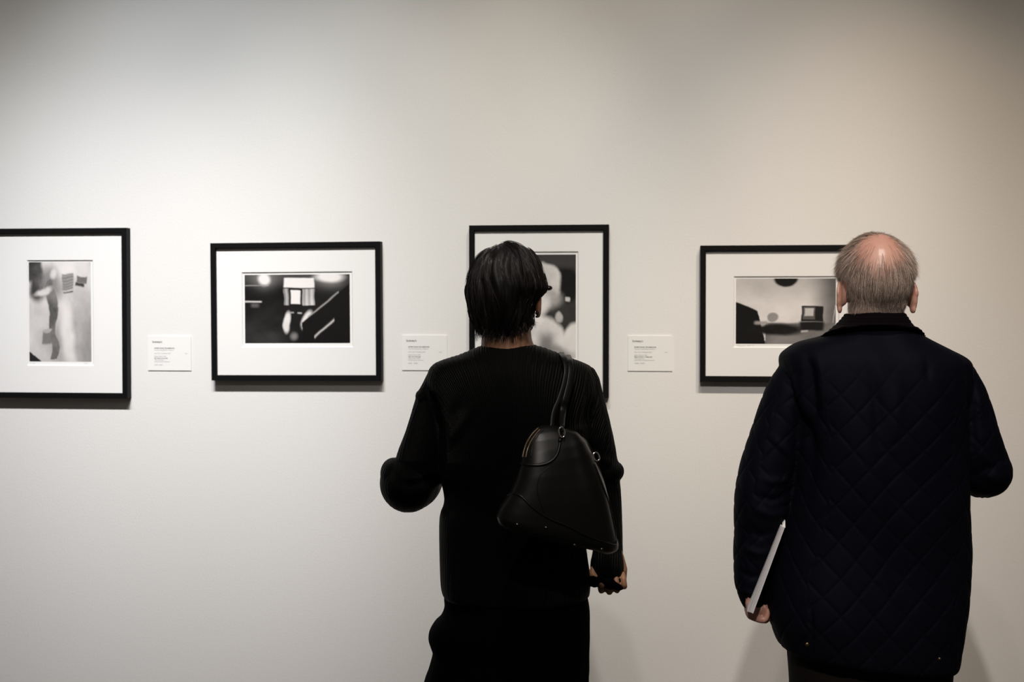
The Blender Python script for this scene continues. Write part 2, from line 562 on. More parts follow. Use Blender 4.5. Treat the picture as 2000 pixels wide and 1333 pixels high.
def art_studio(x, y):    # a pale misty room with a dark slope and a dark cupboard
    n = vnoise(x, y, 14)
    v = 0.60 + 0.09 * n * 0.5 + 0.12 * blob(x, y, 0.42, 0.62, 0.35, 0.3, 1.0)
    v = v * (1 - 0.78 * sst(0.68, 1.0, x)) * (1 - 0.20 * (1 - sst(0, 0.4, y)))
    v = mix(v, 0.16 + 0.05 * n, sst(0.66, 0.70, y) * (x > 0.3))
    v = mix(v, 0.25 + 0.04 * n, sst(0.84, 0.90, y) * rect(x, y, 0.34, 0, 0.66, 1.5, 0.08))
    v = mix(v, 0.008, (1 - sst(0, 0.02, (0.34 + x * 0.85) - y + 0.0) * 1.0) * 0 + sst(0, 0.02, y - (0.35 + 0.62 * np.clip(x, 0, .24) ** 1.0 + 6 * np.clip(x - 0.22, 0, 1))) * (x < 0.40))
    v = mix(v, 0.010, blob(x, y, 0.50, 0.02, 0.12, 0.11, 0.15))
    v = mix(v, 0.014 + 0.01 * n, blob(x, y, 0.42, 0.78, 0.26, 0.085, 0.35))
    v = mix(v, 0.014, rect(x, y, 0.655, 0.42, 0.875, 0.66, 0.006))
    v = mix(v, 0.10, rect(x, y, 0.67, 0.44, 0.79, 0.63, 0.006))
    v = mix(v, 0.50, rect(x, y, 0.685, 0.46, 0.775, 0.58, 0.006))
    v = mix(v, 0.012, rect(x, y, 0.64, 0.66, 0.88, 0.80, 0.02))
    v = mix(v, 0.45, rect(x, y, 0.65, 0.795, 0.72, 0.825, 0.008))
    v = mix(v, 0.34, rect(x, y, 0.19, 0.655, 0.32, 0.70, 0.02))
    v = mix(v, 0.28, blob(x, y, 0.37, 0.60, 0.055, 0.07, 0.2))
    v = mix(v, 0.50, np.exp(-((x - 0.985 + (y - 0.5) * 0.1) / 0.004) ** 2) * (y > 0.4) * (y < 0.68))
    return v


def art_mesh(name, w, h, fn, nx, nz, parent, centre):
    xs = np.linspace(0, 1, nx); ys = np.linspace(0, 1, nz)
    X, Y = np.meshgrid(xs, ys)
    q_ = 0.3 if fn is art_window else (0.45 if fn is art_studio else 1.0)
    WX = X + q_ * 0.035 * vnoise(X, Y, 31) + q_ * 0.010 * np.sin(Y * 23 + X * 9); WY = Y + q_ * 0.03 * vnoise(X, Y, 57) + q_ * 0.008 * np.sin(X * 19)
    TX = 1 + 0.16 * vnoise(X, Y, 77)
    val = np.clip(fn(WX, WY) * TX, 0.004, 0.80).ravel()
    v = np.stack([centre[0] + (X.ravel() - 0.5) * w, np.full(nx * nz, centre[1]), centre[2] + (0.5 - Y.ravel()) * h], 1)
    f = [(j * nx + i, (j + 1) * nx + i, (j + 1) * nx + i + 1, j * nx + i + 1) for j in range(nz - 1) for i in range(nx - 1)]
    me = mesh_from(name, v, f, False)
    a = me.color_attributes.new('tone', 'FLOAT_COLOR', 'POINT')
    c = np.stack([val * 1.0, val * 0.965, val * 0.955, np.ones_like(val)], 1)
    a.data.foreach_set('color', c.ravel())
    return put(name, None, M_print, parent, me=me)


def frame_rail_geo(x0, z0, x1, z1, wd, ya, yb):
    """mitred rectangular moulding with chamfered inner lip"""
    g = Geo()
    prof = [(0, yb), (0, ya + 0.0015), (0.0015, ya), (wd - 0.002, ya), (wd, ya + 0.002), (wd, ya + 0.0115), (wd - 0.006, ya + 0.0115), (wd - 0.006, yb)]
    R = []
    for (sx, sz, cx, cz) in ((1, 1, x0, z0), (-1, 1, x1, z0), (-1, -1, x1, z1), (1, -1, x0, z1)):
        R.append(np.array([(cx + sx * a, y, cz + sz * a) for a, y in prof]))
    m = len(prof); v = np.concatenate(R); f = []
    for i in range(4):
        k = (i + 1) % 4
        for j in range(m):
            l = (j + 1) % m
            f.append((i * m + j, k * m + j, k * m + l, i * m + l))
    return g.add(v, f)


def framed(corners, window, image, fn, label, res, depth=0.035, tilt=0.0, script=None):
    """corners/window/image: px boxes (l, t, r, b)"""
    l, t, r, b = corners
    A = on_wall(l, t, -depth); B = on_wall(r, b, -depth)
    A2 = on_wall(r, t, -depth); B2 = on_wall(l, b, -depth)
    x0 = (A[0] + B2[0]) / 2; x1 = (A2[0] + B[0]) / 2; z1 = (A[2] + A2[2]) / 2; z0 = (B[2] + B2[2]) / 2
    cx, cz = (x0 + x1) / 2, (z0 + z1) / 2
    root = bpy.data.objects.new('framed_photograph', None); COL.objects.link(root)
    root.location = (cx, 0, cz); root.rotation_euler = (0, math.radians(tilt), 0)
    hw, hh = (x1 - x0) / 2, (z1 - z0) / 2
    wd = 0.0175
    put('frame', frame_rail_geo(-hw, -hh, hw, hh, wd, -depth, -0.0005), M_frame, root, smooth=False)

    def loc(px, py, y):
        p = on_wall(px, py, y); return p[0] - cx, p[2] - cz
    ym = -depth + 0.0115
    wl, wt = loc(window[0], window[1], ym); wr, wb = loc(window[2], window[3], ym)
    ih, iw = hh - wd + 0.004, hw - wd + 0.004
    o4 = [(-iw, ym, -ih), (iw, ym, -ih), (iw, ym, ih), (-iw, ym, ih)]
    i4 = [(wl, ym, wb), (wr, ym, wb), (wr, ym, wt), (wl, ym, wt)]
    t4 = 0.003
    yd = ym + 0.004
    d4 = [(wl + t4, yd, wb + t4), (wr - t4, yd, wb + t4), (wr - t4, yd, wt - t4), (wl + t4, yd, wt - t4)]
    g = Geo().add(o4 + i4, [(k, (k + 1) % 4, 4 + (k + 1) % 4, 4 + k) for k in range(4)])
    mo = put('mat_board', g, M_mat, root, smooth=False)
    g = Geo().add(i4 + d4, [(k, (k + 1) % 4, 4 + (k + 1) % 4, 4 + k) for k in range(4)])
    put('mat_bevel', g, M_bevel, mo, smooth=False)
    g = Geo().box((-iw, yd + 0.0005, -ih), (iw, yd + 0.002, ih))
    pp = put('print_paper', g, M_paper, root, smooth=False)
    il, it = loc(image[0], image[1], yd); ir, ib = loc(image[2], image[3], yd)
    art_mesh('photographic_image', ir - il, it - ib, fn, res[0], res[1], pp, ((il + ir) / 2, yd + 0.0002, (it + ib) / 2))
    if script:
        for (sx, sy, ex, seed) in script:      # pencilled title and signature under the picture
            rr = random.Random(seed)
            g = Geo(); x = sx; pts = []
            while x < ex:
                u, v_ = loc(x, sy + rr.uniform(-1.3, 1.3), yd)
                pts.append((u, yd - 0.0002, v_)); x += rr.uniform(0.8, 1.6)
                if rr.random() < 0.14 and len(pts) > 2:
                    g.tube(pts, 0.00022, 4); pts = []; x += 2.5
            if len(pts) > 2: g.tube(pts, 0.00022, 4)
            put('pencil_inscription', g, M_ink2, pp)
    g = Geo().box((-iw, yd + 0.002, -ih), (iw, -0.002, ih))
    put('backing_board', g, M_card, root, smooth=False)
    tag(root, label, 'framed photograph', 'black framed photographs on the gallery wall')
    return root


framed((-16, 446, 247.5, 778), (52, 508.5, 183, 715), (56, 512.5, 178.5, 707), art_tree,
       'tall black framed street photograph cut off by the left edge of the view', (110, 170), script=[(58, 710, 72, 1), (164, 710, 177, 2)])
framed((411.5, 473.5, 743.5, 744), (472, 531.5, 689, 679), (478, 537, 683.5, 671), art_window,
       'wide black framed print of a dark room with glowing lights, left of the woman', (180, 120), tilt=-0.3)
framed((916, 439.5, 1188.5, 776.5), (974, 492, 1129.5, 710), (980, 498, 1124.5, 700), art_rock,
       'tall black framed photograph half hidden behind the woman\'s head', (120, 170))
framed((1367.5, 479, 1706, 747), (1433, 540, 1639, 680), (1437.5, 544.5, 1632, 672.5), art_studio,
       'wide black framed pale print partly hidden by the man\'s head and shoulder', (180, 120), script=[(1439, 675.5, 1476, 4)])


def wall_label(box, lines, label):
    l, t, r, b = box
    A = on_wall(l, t, -0.003); B = on_wall(r, b, -0.003)
    cx, cz = (A[0] + B[0]) / 2, (A[2] + B[2]) / 2
    hw, hh = (B[0] - A[0]) / 2, (A[2] - B[2]) / 2
    root = bpy.data.objects.new('wall_label', None); COL.objects.link(root)
    root.location = (cx, 0, cz)
    g = Geo().box((-hw, -0.0032, -hh), (hw, -0.0004, hh))
    put('card', g, M_card, root, smooth=False, bevel=0.0003)
    s = 2 * hw / (r - l)
    for (u, v, txt, size, bold) in lines:
        c = bpy.data.curves.new('lettering', 'FONT'); c.body = txt; c.size = size
        c.extrude = 0.00005; c.offset = 0.00018 if bold else 0.00002
        o = bpy.data.objects.new('lettering', c); COL.objects.link(o); o.parent = root
        o.location = (-hw + u * s, -0.0034, hh - v * s); o.rotation_euler = (math.pi / 2, 0, 0)
        dg = bpy.context.evaluated_depsgraph_get()
        me = bpy.data.meshes.new_from_object(o.evaluated_get(dg))
        mw = (o.location.copy(), o.rotation_euler.copy())
        bpy.data.objects.remove(o)
        o = put('lettering', None, M_ink if bold else M_ink2, root, me=me)
        o.location, o.rotation_euler = mw
    tag(root, label, 'wall label', 'white caption cards on the gallery wall')


def caption(title1, title2, title3, est, lot):
    return [(8.5, 12.5, "Sotheby's", 0.0088, True),
            (12.5, 23.6, 'ROBERT FRANK: THE AMERICANS', 0.0045, True),
            (12.5, 27.2, 'The Ruth and Jake Bloom Collection', 0.0044, False),
            (12.5, 33.4, 'New York, 17 December 2015', 0.0044, False), (72, 33.4, lot, 0.0044, False),
            (12.5, 39.2, 'Robert Frank, B. 1924', 0.0044, False),
            (12.5, 42.7, title1, 0.0046, True),
            (12.5, 45.9, title2, 0.0042, False), (12.5, 49.1, title3, 0.0042, False),
            (12.5, 55.2, est, 0.0044, False)]


wall_label((289, 657, 373.5, 724.5), caption('Street Scene, New York', '1955, printed later', 'signed and dated in the margin', '40,000 - 60,000', 'Lot 6'),
           'white caption card between the leftmost frame and the wide dark print')
wall_label((785, 655, 873.5, 724), caption("'Bar - New York City'", '1955, printed in 1970s', 'titled and dated in the margin', '80,000 - 120,000', 'Lot 8'),
           'white caption card partly covered by the woman\'s left shoulder')
wall_label((1226.5, 656, 1313, 725.5), caption("'Movie Premiere - Hollywood'", '1955, printed later', 'signed, titled and dated in the margin', '120,000 - 180,000', 'Lot 9'),
           'white caption card in the gap between the woman and the man')

# ------------------------------------------------------------------ people helpers


def head_geo(g, c, yaw=0, tilt=0, k=1.0, earsz=1.0, jaw=1.0, eardz=0.0):
    """c = middle of the skull, local; face looks to +y"""
    Rm = rotm('Z', yaw) @ rotm('X', tilt)

    def e(p, r, extra=None):
        R_ = Rm if extra is None else Rm @ extra
        g.ell(np.array(c) + Rm @ (np.array(p) * k), np.array(r) * k, R_)

    def t(pts, rad, **kw):
        g.tube([np.array(c) + Rm @ (np.array(p) * k) for p in pts], np.array(rad) * k, **kw)
    e((0, -0.010, 0.004), (0.076, 0.096, 0.094))          # cranium
    e((0, 0.030, -0.008), (0.068, 0.068, 0.080))          # forehead and cheeks
    e((0, 0.038, -0.060), (0.052 * jaw, 0.052, 0.060))    # jaw
    e((0, 0.072, -0.103), (0.022 * jaw, 0.019, 0.017))    # chin
    e((0, -0.030, -0.045), (0.060, 0.055, 0.055))         # back of the skull, lower
    t([(0, 0.094, -0.008), (0, 0.107, -0.028), (0, 0.116, -0.042)], [0.008, 0.010, 0.012], n=3)   # nose
    for s_ in (-1, 1):
        e((s_ * 0.012, 0.106, -0.045), (0.009, 0.010, 0.008))
        e((s_ * 0.030, 0.086, 0.006), (0.022, 0.012, 0.007))     # brow
        e((s_ * 0.040, 0.070, -0.035), (0.020, 0.018, 0.018))    # cheekbone
        # ear: a flared plate, a rolled rim and a lobe
        A_ = rotm('Z', s_ * 24 * earsz) @ rotm('X', -8)
        ec = np.array((s_ * 0.0790, -0.012, -0.026 + eardz))
        e(ec, (0.0065, 0.0175, 0.031), A_)
        e(ec + (s_ * -0.006, 0.004, 0), (0.012, 0.014, 0.024), A_)
        rim = []
        for a in np.linspace(-0.30, 1.05, 15) * math.pi:
            rim.append(ec + A_ @ np.array((s_ * 0.0030, -0.0175 * math.sin(a) * (1 if math.cos(a) > -0.2 else 0.8), 0.0305 * math.cos(a))))
        t(rim, [0.0040] * len(rim))
        e(ec + A_ @ np.array((s_ * 0.0005, -0.002, -0.031)), (0.0052, 0.0095, 0.0105), A_)
    t([(-0.024, 0.088, -0.071), (0, 0.097, -0.069), (0.024, 0.088, -0.071)], [0.003, 0.006, 0.003], n=3)
    t([(-0.022, 0.087, -0.078), (0, 0.095, -0.079), (0.022, 0.087, -0.078)], [0.003, 0.007, 0.003], n=3)
    return Rm


def hand_geo(g, wrist, palm_dir, across, normal, k=1.0, curl=(1.0, 1.0, 1.0, 1.0), spread=0.0, thumb=1, thumb_curl=0.5):
    """wrist point; palm_dir to the fingers; across from little finger to index; normal = palm side"""
    w = np.array(wrist, float)
    d = np.array(palm_dir, float); d /= np.linalg.norm(d)
    n = np.array(normal, float); n -= d * np.dot(n, d); n /= np.linalg.norm(n)
    a = np.array(across, float); a -= d * np.dot(a, d); a -= n * np.dot(a, n); a /= np.linalg.norm(a)
    L = [0.082, 0.086, 0.084, 0.078]
    for i, off in enumerate((-0.030, -0.010, 0.010, 0.029)):     # palm: four rays, little to index
        g.tube([w + a * off * 0.6 - d * 0.01, w + d * 0.04 + a * off * 0.9, w + d * (0.078 + (0.004 if i in (1, 2) else 0)) * k + a * off * k],
               [0.015 * k, 0.0148 * k, 0.0112 * k])
    g.tube([w + a * 0.012, w + a * 0.030 + d * 0.03 + n * 0.008, w + a * 0.028 + d * 0.06], [0.014 * k, 0.016 * k, 0.010 * k])
    seg = [(0.034, 0.021, 0.018), (0.042, 0.026, 0.021), (0.046, 0.029, 0.022), (0.040, 0.025, 0.020)]
    for i, off in enumerate((-0.031, -0.0105, 0.0105, 0.031)):
        p = w + d * (0.080 + (0.004 if i in (1, 2) else 0)) * k + a * off * k
        ang = 0.0; pts = [p - d * 0.012]; pts.append(p)
        for q, s_ in enumerate(seg[i]):
            ang += (1.25, 1.45, 0.9)[q] * curl[i]
            dd = d * math.cos(ang) + n * math.sin(ang)
            p = p + dd * s_ * k
            pts.append(p)
        g.tube(pts, np.array([0.0098, 0.0098, 0.0090, 0.0083, 0.0068]) * k, n=3)
    tb = w + a * 0.026 * k + d * 0.022 * k + n * 0.006
    t1 = a * 0.75 + d * 0.65 + n * (0.25 + 0.4 * thumb_curl); t1 /= np.linalg.norm(t1)
    t2 = d * 0.8 + n * (0.5 + 0.8 * thumb_curl) + a * (0.3 - 0.7 * thumb_curl); t2 /= np.linalg.norm(t2)
    t3 = d * 0.6 + n * (0.6 + 0.5 * thumb_curl) + a * (0.1 - 1.0 * thumb_curl); t3 /= np.linalg.norm(t3)
    g.tube([tb, tb + t1 * 0.036 * k, tb + t1 * 0.036 * k + t2 * 0.030 * k, tb + t1 * 0.036 * k + t2 * 0.030 * k + t3 * 0.024 * k],
           np.array([0.0135, 0.0118, 0.0102, 0.0080]) * k, n=3)


def strands(name, paths, r0, cols, parent, material):
    """paths (n, k, 3) -> one mesh of tapering three-sided hairs"""
    P = np.asarray(paths); n, k, _ = P.shape
    T = np.gradient(P, axis=1); T /= np.linalg.norm(T, axis=2)[..., None] + 1e-9
    up = np.broadcast_to(np.array([0.3, 0.9, 0.2]), T.shape)
    A = np.cross(T, up); A /= np.linalg.norm(A, axis=2)[..., None] + 1e-9
    B = np.cross(T, A)
    tap = np.interp(np.linspace(0, 1, k), [0, 0.15, 0.6, 1], [0.7, 1, 0.9, 0.15])[None, :, None]
    rr = np.asarray(r0)[:, None, None] * tap
    V = np.stack([P + rr * (math.cos(a) * A + math.sin(a) * B) for a in (0, 2.0944, 4.18879)], 2)  # n,k,3,3
    V = V.reshape(-1, 3)
    base = (np.arange(n) * k * 3)[:, None, None]
    seg = (np.arange(k - 1) * 3)[None, :, None]
    side = np.arange(3)[None, None, :]
    nx = (side + 1) % 3
    F = np.stack([base + seg + side, base + seg + nx, base + seg + 3 + nx, base + seg + 3 + side], -1).reshape(-1, 4)
    me = bpy.data.meshes.new(name)
    me.vertices.add(len(V)); me.vertices.foreach_set('co', V.ravel())
    me.loops.add(F.size); me.loops.foreach_set('vertex_index', F.ravel().astype(np.int32))
    me.polygons.add(len(F)); me.polygons.foreach_set('loop_start', np.arange(len(F), dtype=np.int32) * 4)
    me.polygons.foreach_set('use_smooth', np.ones(len(F), bool))
    me.update(calc_edges=True); me.validate()
    at = me.color_attributes.new('tone', 'FLOAT_COLOR', 'POINT')
    c = np.repeat(np.asarray(cols), k * 3, axis=0)
    at.data.foreach_set('color', np.concatenate([c, np.ones((len(c), 1))], 1).ravel())
    return put(name, None, material, parent, me=me)


def crease(fr, V, N, items):
    """push cloth along its normal near picture-space fold lines on the side facing the room"""
    X = V[:, 0]; Z = V[:, 2]
    out = np.zeros(len(V))
    back = np.clip(-N[:, 1] * 2.0 + 0.3, 0, 1)
    for pts, wd, amp in items:
        Q = np.array([fr.P(x, y) for x, y in pts])
        Q, _ = smooth_path(Q, np.zeros(len(Q)), 4)
        D = np.full(len(V), 9.0); K = np.zeros(len(V)); n_ = len(Q) - 1
        for i in range(n_):
            ax, az, bx, bz = Q[i][0], Q[i][2], Q[i + 1][0], Q[i + 1][2]
            L2 = (bx - ax) ** 2 + (bz - az) ** 2
            t = np.clip(((X - ax) * (bx - ax) + (Z - az) * (bz - az)) / L2, 0, 1)
            d = np.hypot(X - ax - t * (bx - ax), Z - az - t * (bz - az))
            m = d < D
            D = np.where(m, d, D); K = np.where(m, (i + t) / n_, K)
        out += amp * np.exp(-(D / (wd * 1.25)) ** 2) * np.sin(np.pi * np.clip(K, 0.04, 0.96)) ** 0.7
    return out * back


# ================================================================== THE WOMAN
FWm = Frame(1000, 3.22)
P = FWm.P
woman = FWm.root('person')
tag(woman, 'person with short black hair, back turned, in black pleated top and long dark skirt', 'person')

g = Geo()
hc = P(991, 560, 0.0)
HR = head_geo(g, hc, yaw=-9, tilt=0, k=0.90, earsz=0.8, jaw=0.92, eardz=-0.012)
g.tube([P(989, 600, -.005), P(989, 640, -.012), P(990, 672, -.014), P(992, 700, -.005)], [0.054, 0.0555, 0.0585, 0.075], m=24, n=3)
R_ = loft_px(FWm, interp_rows([(668, 962, 1022, -.045, .035), (678, 940, 1048, -.060, .045), (690, 925, 1068, -.055, .04), (715, 885, 1105, -.070, .055), (780, 885, 1112, -.095, .085),
                               (900, 880, 1125, -.085, .10), (980, 885, 1120, -.075, .10), (1080, 875, 1130, -.10, .10), (1180, 905, 1115, -.10, .09), (1240, 915, 1105, -.09, .08)]))
g.rings(R_)
# left arm bent forward, right arm hanging
g.tube([P(885, 752), P(850, 820), P(808, 935, .02)], [0.028, 0.034, 0.034], n=3, m=16)
g.tube([P(808, 935, .02), P(825, 925, .15), P(850, 905, .26)], [0.036, 0.033, 0.025], n=3, m=16)
hand_geo(g, P(850, 903, .265), (0.35, 0.8, 0.25), (0, 0.1, 1), (1, -0.2, 0), 0.92, (0.55, 0.55, 0.5, 0.45))
g.tube([P(1118, 752), P(1150, 830), P(1180, 920, .03), P(1186, 1050, .02), P(1188, 1088, .008)], [0.028, 0.034, 0.031, 0.026, 0.023], n=3, m=16)
hand_geo(g, P(1189, 1082, .005), (0.10, 0.05, -1), (-1, -0.30, -0.10), (0.0, -1, 0), 0.84, (1.12, 1.10, 1.08, 1.06), thumb_curl=0.9)
for s_ in (-1, 1):
    x0 = 0.075 * s_ + 0.010
    b0 = np.array([x0 - 0.0, 0, 0])
    g.tube([b0 + (0, -.01, 0.80), b0 + (0, 0, 0.48), b0 + (0, -.012, 0.34), b0 + (0, -.01, 0.09)], [0.070, 0.056, 0.054, 0.034], n=3, m=16)
    g.tube([b0 + (0, -.04, 0.04), b0 + (0.004 * s_, .05, 0.035), b0 + (0.008 * s_, .15, 0.022)], [0.030, 0.032, 0.018], n=3, m=12)
body_me = fuse(g, 0.0028, 3)
put('body', None, M_skinW, woman, me=body_me)

# pleated top
g = Geo()
rows = [(671, 958, 1030, -.052, .045), (676, 938, 1052, -.066, .052), (684, 918, 1076, -.078, .060), (693, 897, 1098, -.088, .066), (702, 868, 1122, -.098, .075), (712, 846, 1146, -.107, .082),
        (730, 835, 1160, -.118, .092), (760, 834, 1166, -.128, .105), (800, 844, 1162, -.134, .115), (860, 852, 1155, -.132, .122), (925, 856, 1148, -.122, .125), (942, 865, 1147, -.120, .125), (970, 870, 1145, -.118, .125), (988, 868, 1144, -.116, .125), (1010, 860, 1143, -.115, .125),
        (1070, 857, 1143, -.120, .125), (1130, 857, 1150, -.130, .122), (1158, 861, 1149, -.134, .12), (1167, 869, 1147, -.130, .115, 2, -6)]
g.rings(loft_px(FWm, interp_rows(rows)))
g.tube([P(868, 748), P(853, 790), P(839, 850), P(824, 905, .01), P(806, 940, .02)], [0.044, 0.050, 0.056, 0.060, 0.050], n=3, m=24)
g.ell(P(831, 774, 0), (0.023, 0.045, 0.018))
g.ell(P(798, 944, 0.03), (0.0625, 0.10, 0.0635))
g.ell(P(768, 925, 0.03), (0.0255, 0.07, 0.033))
g.tube([P(806, 945, .03), P(815, 940, .12), P(838, 918, .21)], [0.058, 0.056, 0.043], n=3, m=24)
g.tube([P(1132, 748), P(1144, 800), P(1158, 850), P(1172, 905, .02), P(1184, 960, .03), P(1187, 1020, .025), P(1187, 1075, .015), P(1186, 1098, .005), P(1186, 1112, .0)],
       [0.046, 0.047, 0.046, 0.044, 0.036, 0.0325, 0.0315, 0.0345, 0.0350], n=3, m=24)
g.ell(P(1192, 921, .02), (0.035, 0.045, 0.030))
top = fuse(g, 0.0030, 5)
V, N = get_vn(top)
c0 = P(1000, 690)
x = V[:, 0]; zt = c0[2] - V[:, 2]
tt = np.clip(zt, 0, 0.24)
# gathers fan in from the shoulders and hang straight lower down
u = np.where(x < 0, x * np.exp(4.6 * tt), x * np.exp(1.2 * tt))
u = u + 0.004 * np.sin(V[:, 2] * 23 + x * 30)
side = np.abs(N[:, 0]) > 0.75
uu = np.where(side, V[:, 1] * 1.0, u)
pl = np.sin(2 * math.pi * uu / 0.0105 + 1.5 * np.sin(V[:, 2] * 31 + x * 11)) + 0.35 * np.sin(2 * math.pi * uu / 0.0238 + 1)
amp = 0.0009 * (0.75 + 0.5 * np.sin(x * 37 + 2) * np.sin(V[:, 2] * 21))
amp = np.where(V[:, 2] < P(0, 880)[2], amp * 0.6, amp)
disp = pl * amp * 0.55
disp += crease(FWm, V, N, [
    ([(772, 905), (785, 925), (810, 930), (845, 918)], 0.007, 0.007), ([(775, 895), (782, 915), (805, 940), (840, 932)], 0.007, -0.006),
    ([(868, 790), (888, 830), (880, 880)], 0.012, 0.006), ([(905, 780), (880, 820)], 0.010, -0.006), ([(925, 790), (895, 840), (885, 850)], 0.008, 0.006),
    ([(838, 760), (850, 800), (862, 850)], 0.010, -0.009), ([(1150, 760), (1148, 800), (1140, 830)], 0.009, -0.009), ([(1160, 770), (1164, 820)], 0.007, 0.005),
    ([(1085, 850), (1120, 832), (1150, 838)], 0.008, 0.006), ([(1090, 870), (1130, 850), (1160, 858)], 0.008, 0.005),
    ([(1165, 890), (1190, 905), (1215, 915)], 0.008, 0.005), ([(905, 1166), (1000, 1168), (1120, 1160)], 0.006, 0.004)])
disp += 0.0035 * np.sin(V[:, 2] * 14 + x * 9 + 1.2 * np.sin(x * 19)) * np.clip((P(0, 760)[2] - V[:, 2]) * 6, 0, 1)
V = V + N * disp[:, None]
set_v(top, V)
at_ = top.attributes.new('pleat', 'FLOAT', 'POINT'); at_.data.foreach_set('value', np.ascontiguousarray(uu.astype(np.float32)))
put('pleated_top', None, M_knit, woman, me=top)

# ruffled sleeve hem round the left cuff is part of the top; the skirt hangs to the shins
g = Geo()
rows = [(1120, 880, 1135, -.105, .10), (1160, 868, 1146, -.125, .115), (1185, 868, 1151, -.130, .12), (1203, 861, 1152, -.133, .125), (1215, 849, 1152, -.134, .127), (1232, 839, 1152, -.135, .13), (1248, 837, 1152, -.135, .13),
        (1262, 841, 1151.5, -.135, .13), (1275, 845, 1151, -.136, .135), (1290, 842, 1151, -.138, .14), (1310, 836, 1151, -.14, .145), (1333, 828, 1150, -.145, .15), (1420, 806, 1152, -.155, .16), (1520, 800, 1160, -.165, .17), (1640, 792, 1170, -.17, .175), (1645, 794, 1168, -.168, .172)]
g.rings(loft_px(FWm, interp_rows(rows, 4), n=2.2, m=96))
sk = mesh_from('skirt', g.verts(), g.f)
bm = bmesh.new(); bm.from_mesh(sk); bmesh.ops.recalc_face_normals(bm, faces=bm.faces); bm.to_mesh(sk); bm.free()
V, N = get_vn(sk)
z0 = P(0, 1190)[2]
k_ = np.clip((z0 - V[:, 2]) * 2.0, 0, 1)
V = V + N * (k_ * 0.010 * np.sin(np.arctan2(V[:, 1], V[:, 0]) * 9 + 1.0) * (np.abs(N[:, 1]) > 0.3))[:, None]
set_v(sk, V)
put('skirt', None, M_skirt, woman, me=sk)

# shoes
for s_ in (-1, 1):
    g = Geo()
    b0 = np.array([0.075 * s_ + 0.010, 0, 0])
    g.tube([b0 + (0, -.055, .036), b0 + (0, 0, .036), b0 + (0.004 * s_, .06, .033), b0 + (0.008 * s_, .14, .026), b0 + (0.01 * s_, .18, .022)], [0.034, 0.037, 0.041, 0.036, 0.022], n=3, m=16, flat=(0.8, 1.0))
    sm = fuse(g, 0.004, 2); V, N = get_vn(sm); V[:, 2] = np.maximum(V[:, 2], 0.001); set_v(sm, V)
    put('shoe', None, M_shoe, woman, me=sm)

# hair: a dense mass with locks laid over it
g = Geo()
rows = [(473, 983, 1003, -.030, .028), (476, 972, 1016, -.045, .042), (481, 962, 1027, -.060, .055), (489, 947, 1038, -.075, .066), (500, 934, 1047, -.088, .074), (515, 924, 1055, -.100, .080), (532, 916, 1061, -.108, .083),
        (550, 911, 1066, -.112, .082), (562, 909, 1067, -.112, .075), (572, 909, 1060, -.111, .050), (582, 911, 1051, -.109, .030), (598, 914, 1045, -.103, .020), (615, 917, 1043, -.094, .015), (632, 923, 1040, -.083, .008), (646, 932, 1032, -.074, .002), (656, 945, 1018, -.068, .0)]
rows = [(r[0] + 1, r[1] + 3, r[2] - 3, r[3] * 1.04 - .004, r[4]) for r in rows]
g.rings(loft_px(FWm, interp_rows(rows, 3), n=2.15, m=64))
hm = fuse(g, 0.0035, 4)
V, N = get_vn(hm)
an = np.arctan2(V[:, 0] - hc[0], -(V[:, 1]))
d_ = 0.0022 * np.sin(an * 26 + 2 * np.sin(V[:, 2] * 40)) + 0.002 * np.sin(an * 11 + V[:, 2] * 30)
d_ *= np.clip((P(0, 478)[2] - V[:, 2]) * 25, 0, 1)
# the parting dent at the top left
pt = P(963, 484, -0.02); d_ -= 0.009 * np.exp(-(np.linalg.norm((V - pt) * [1, 0.5, 1], axis=1) / 0.008) ** 2)
V = V + N * d_[:, None]; set_v(hm, V)
hair = put('hair', None, M_hairBase, woman, me=hm)
bv = bvh_of(hm)
paths = []; cols = []; rads = []
crown = P(968, 489, -0.035)
n_l = 620
zb = P(0, 655)[2]


def hair_walk(p, d, steps, stepl, bvh, lift, seed_r, gravity, leave_z=None, wob=0.15):
    pts = []
    off = lift
    ph = seed_r.uniform(0, 6.28)
    for k in range(steps):
        h = bvh.find_nearest(Vector(p))
        q = np.array(h[0]); nn = np.array(h[1])
        free = leave_z is not None and p[2] < leave_z
        if not free:
            p = q + nn * off
            d = d - nn * np.dot(d, nn)
        d = d + gravity
        if not free: d = d - nn * np.dot(d, nn)
        ln = np.linalg.norm(d)
        d = d / (ln + 1e-9)
        pts.append(p.copy())
        sidev = np.cross(d, nn)
        p = p + (d + sidev * wob * math.sin(ph + k * 0.6)) * stepl
    return pts


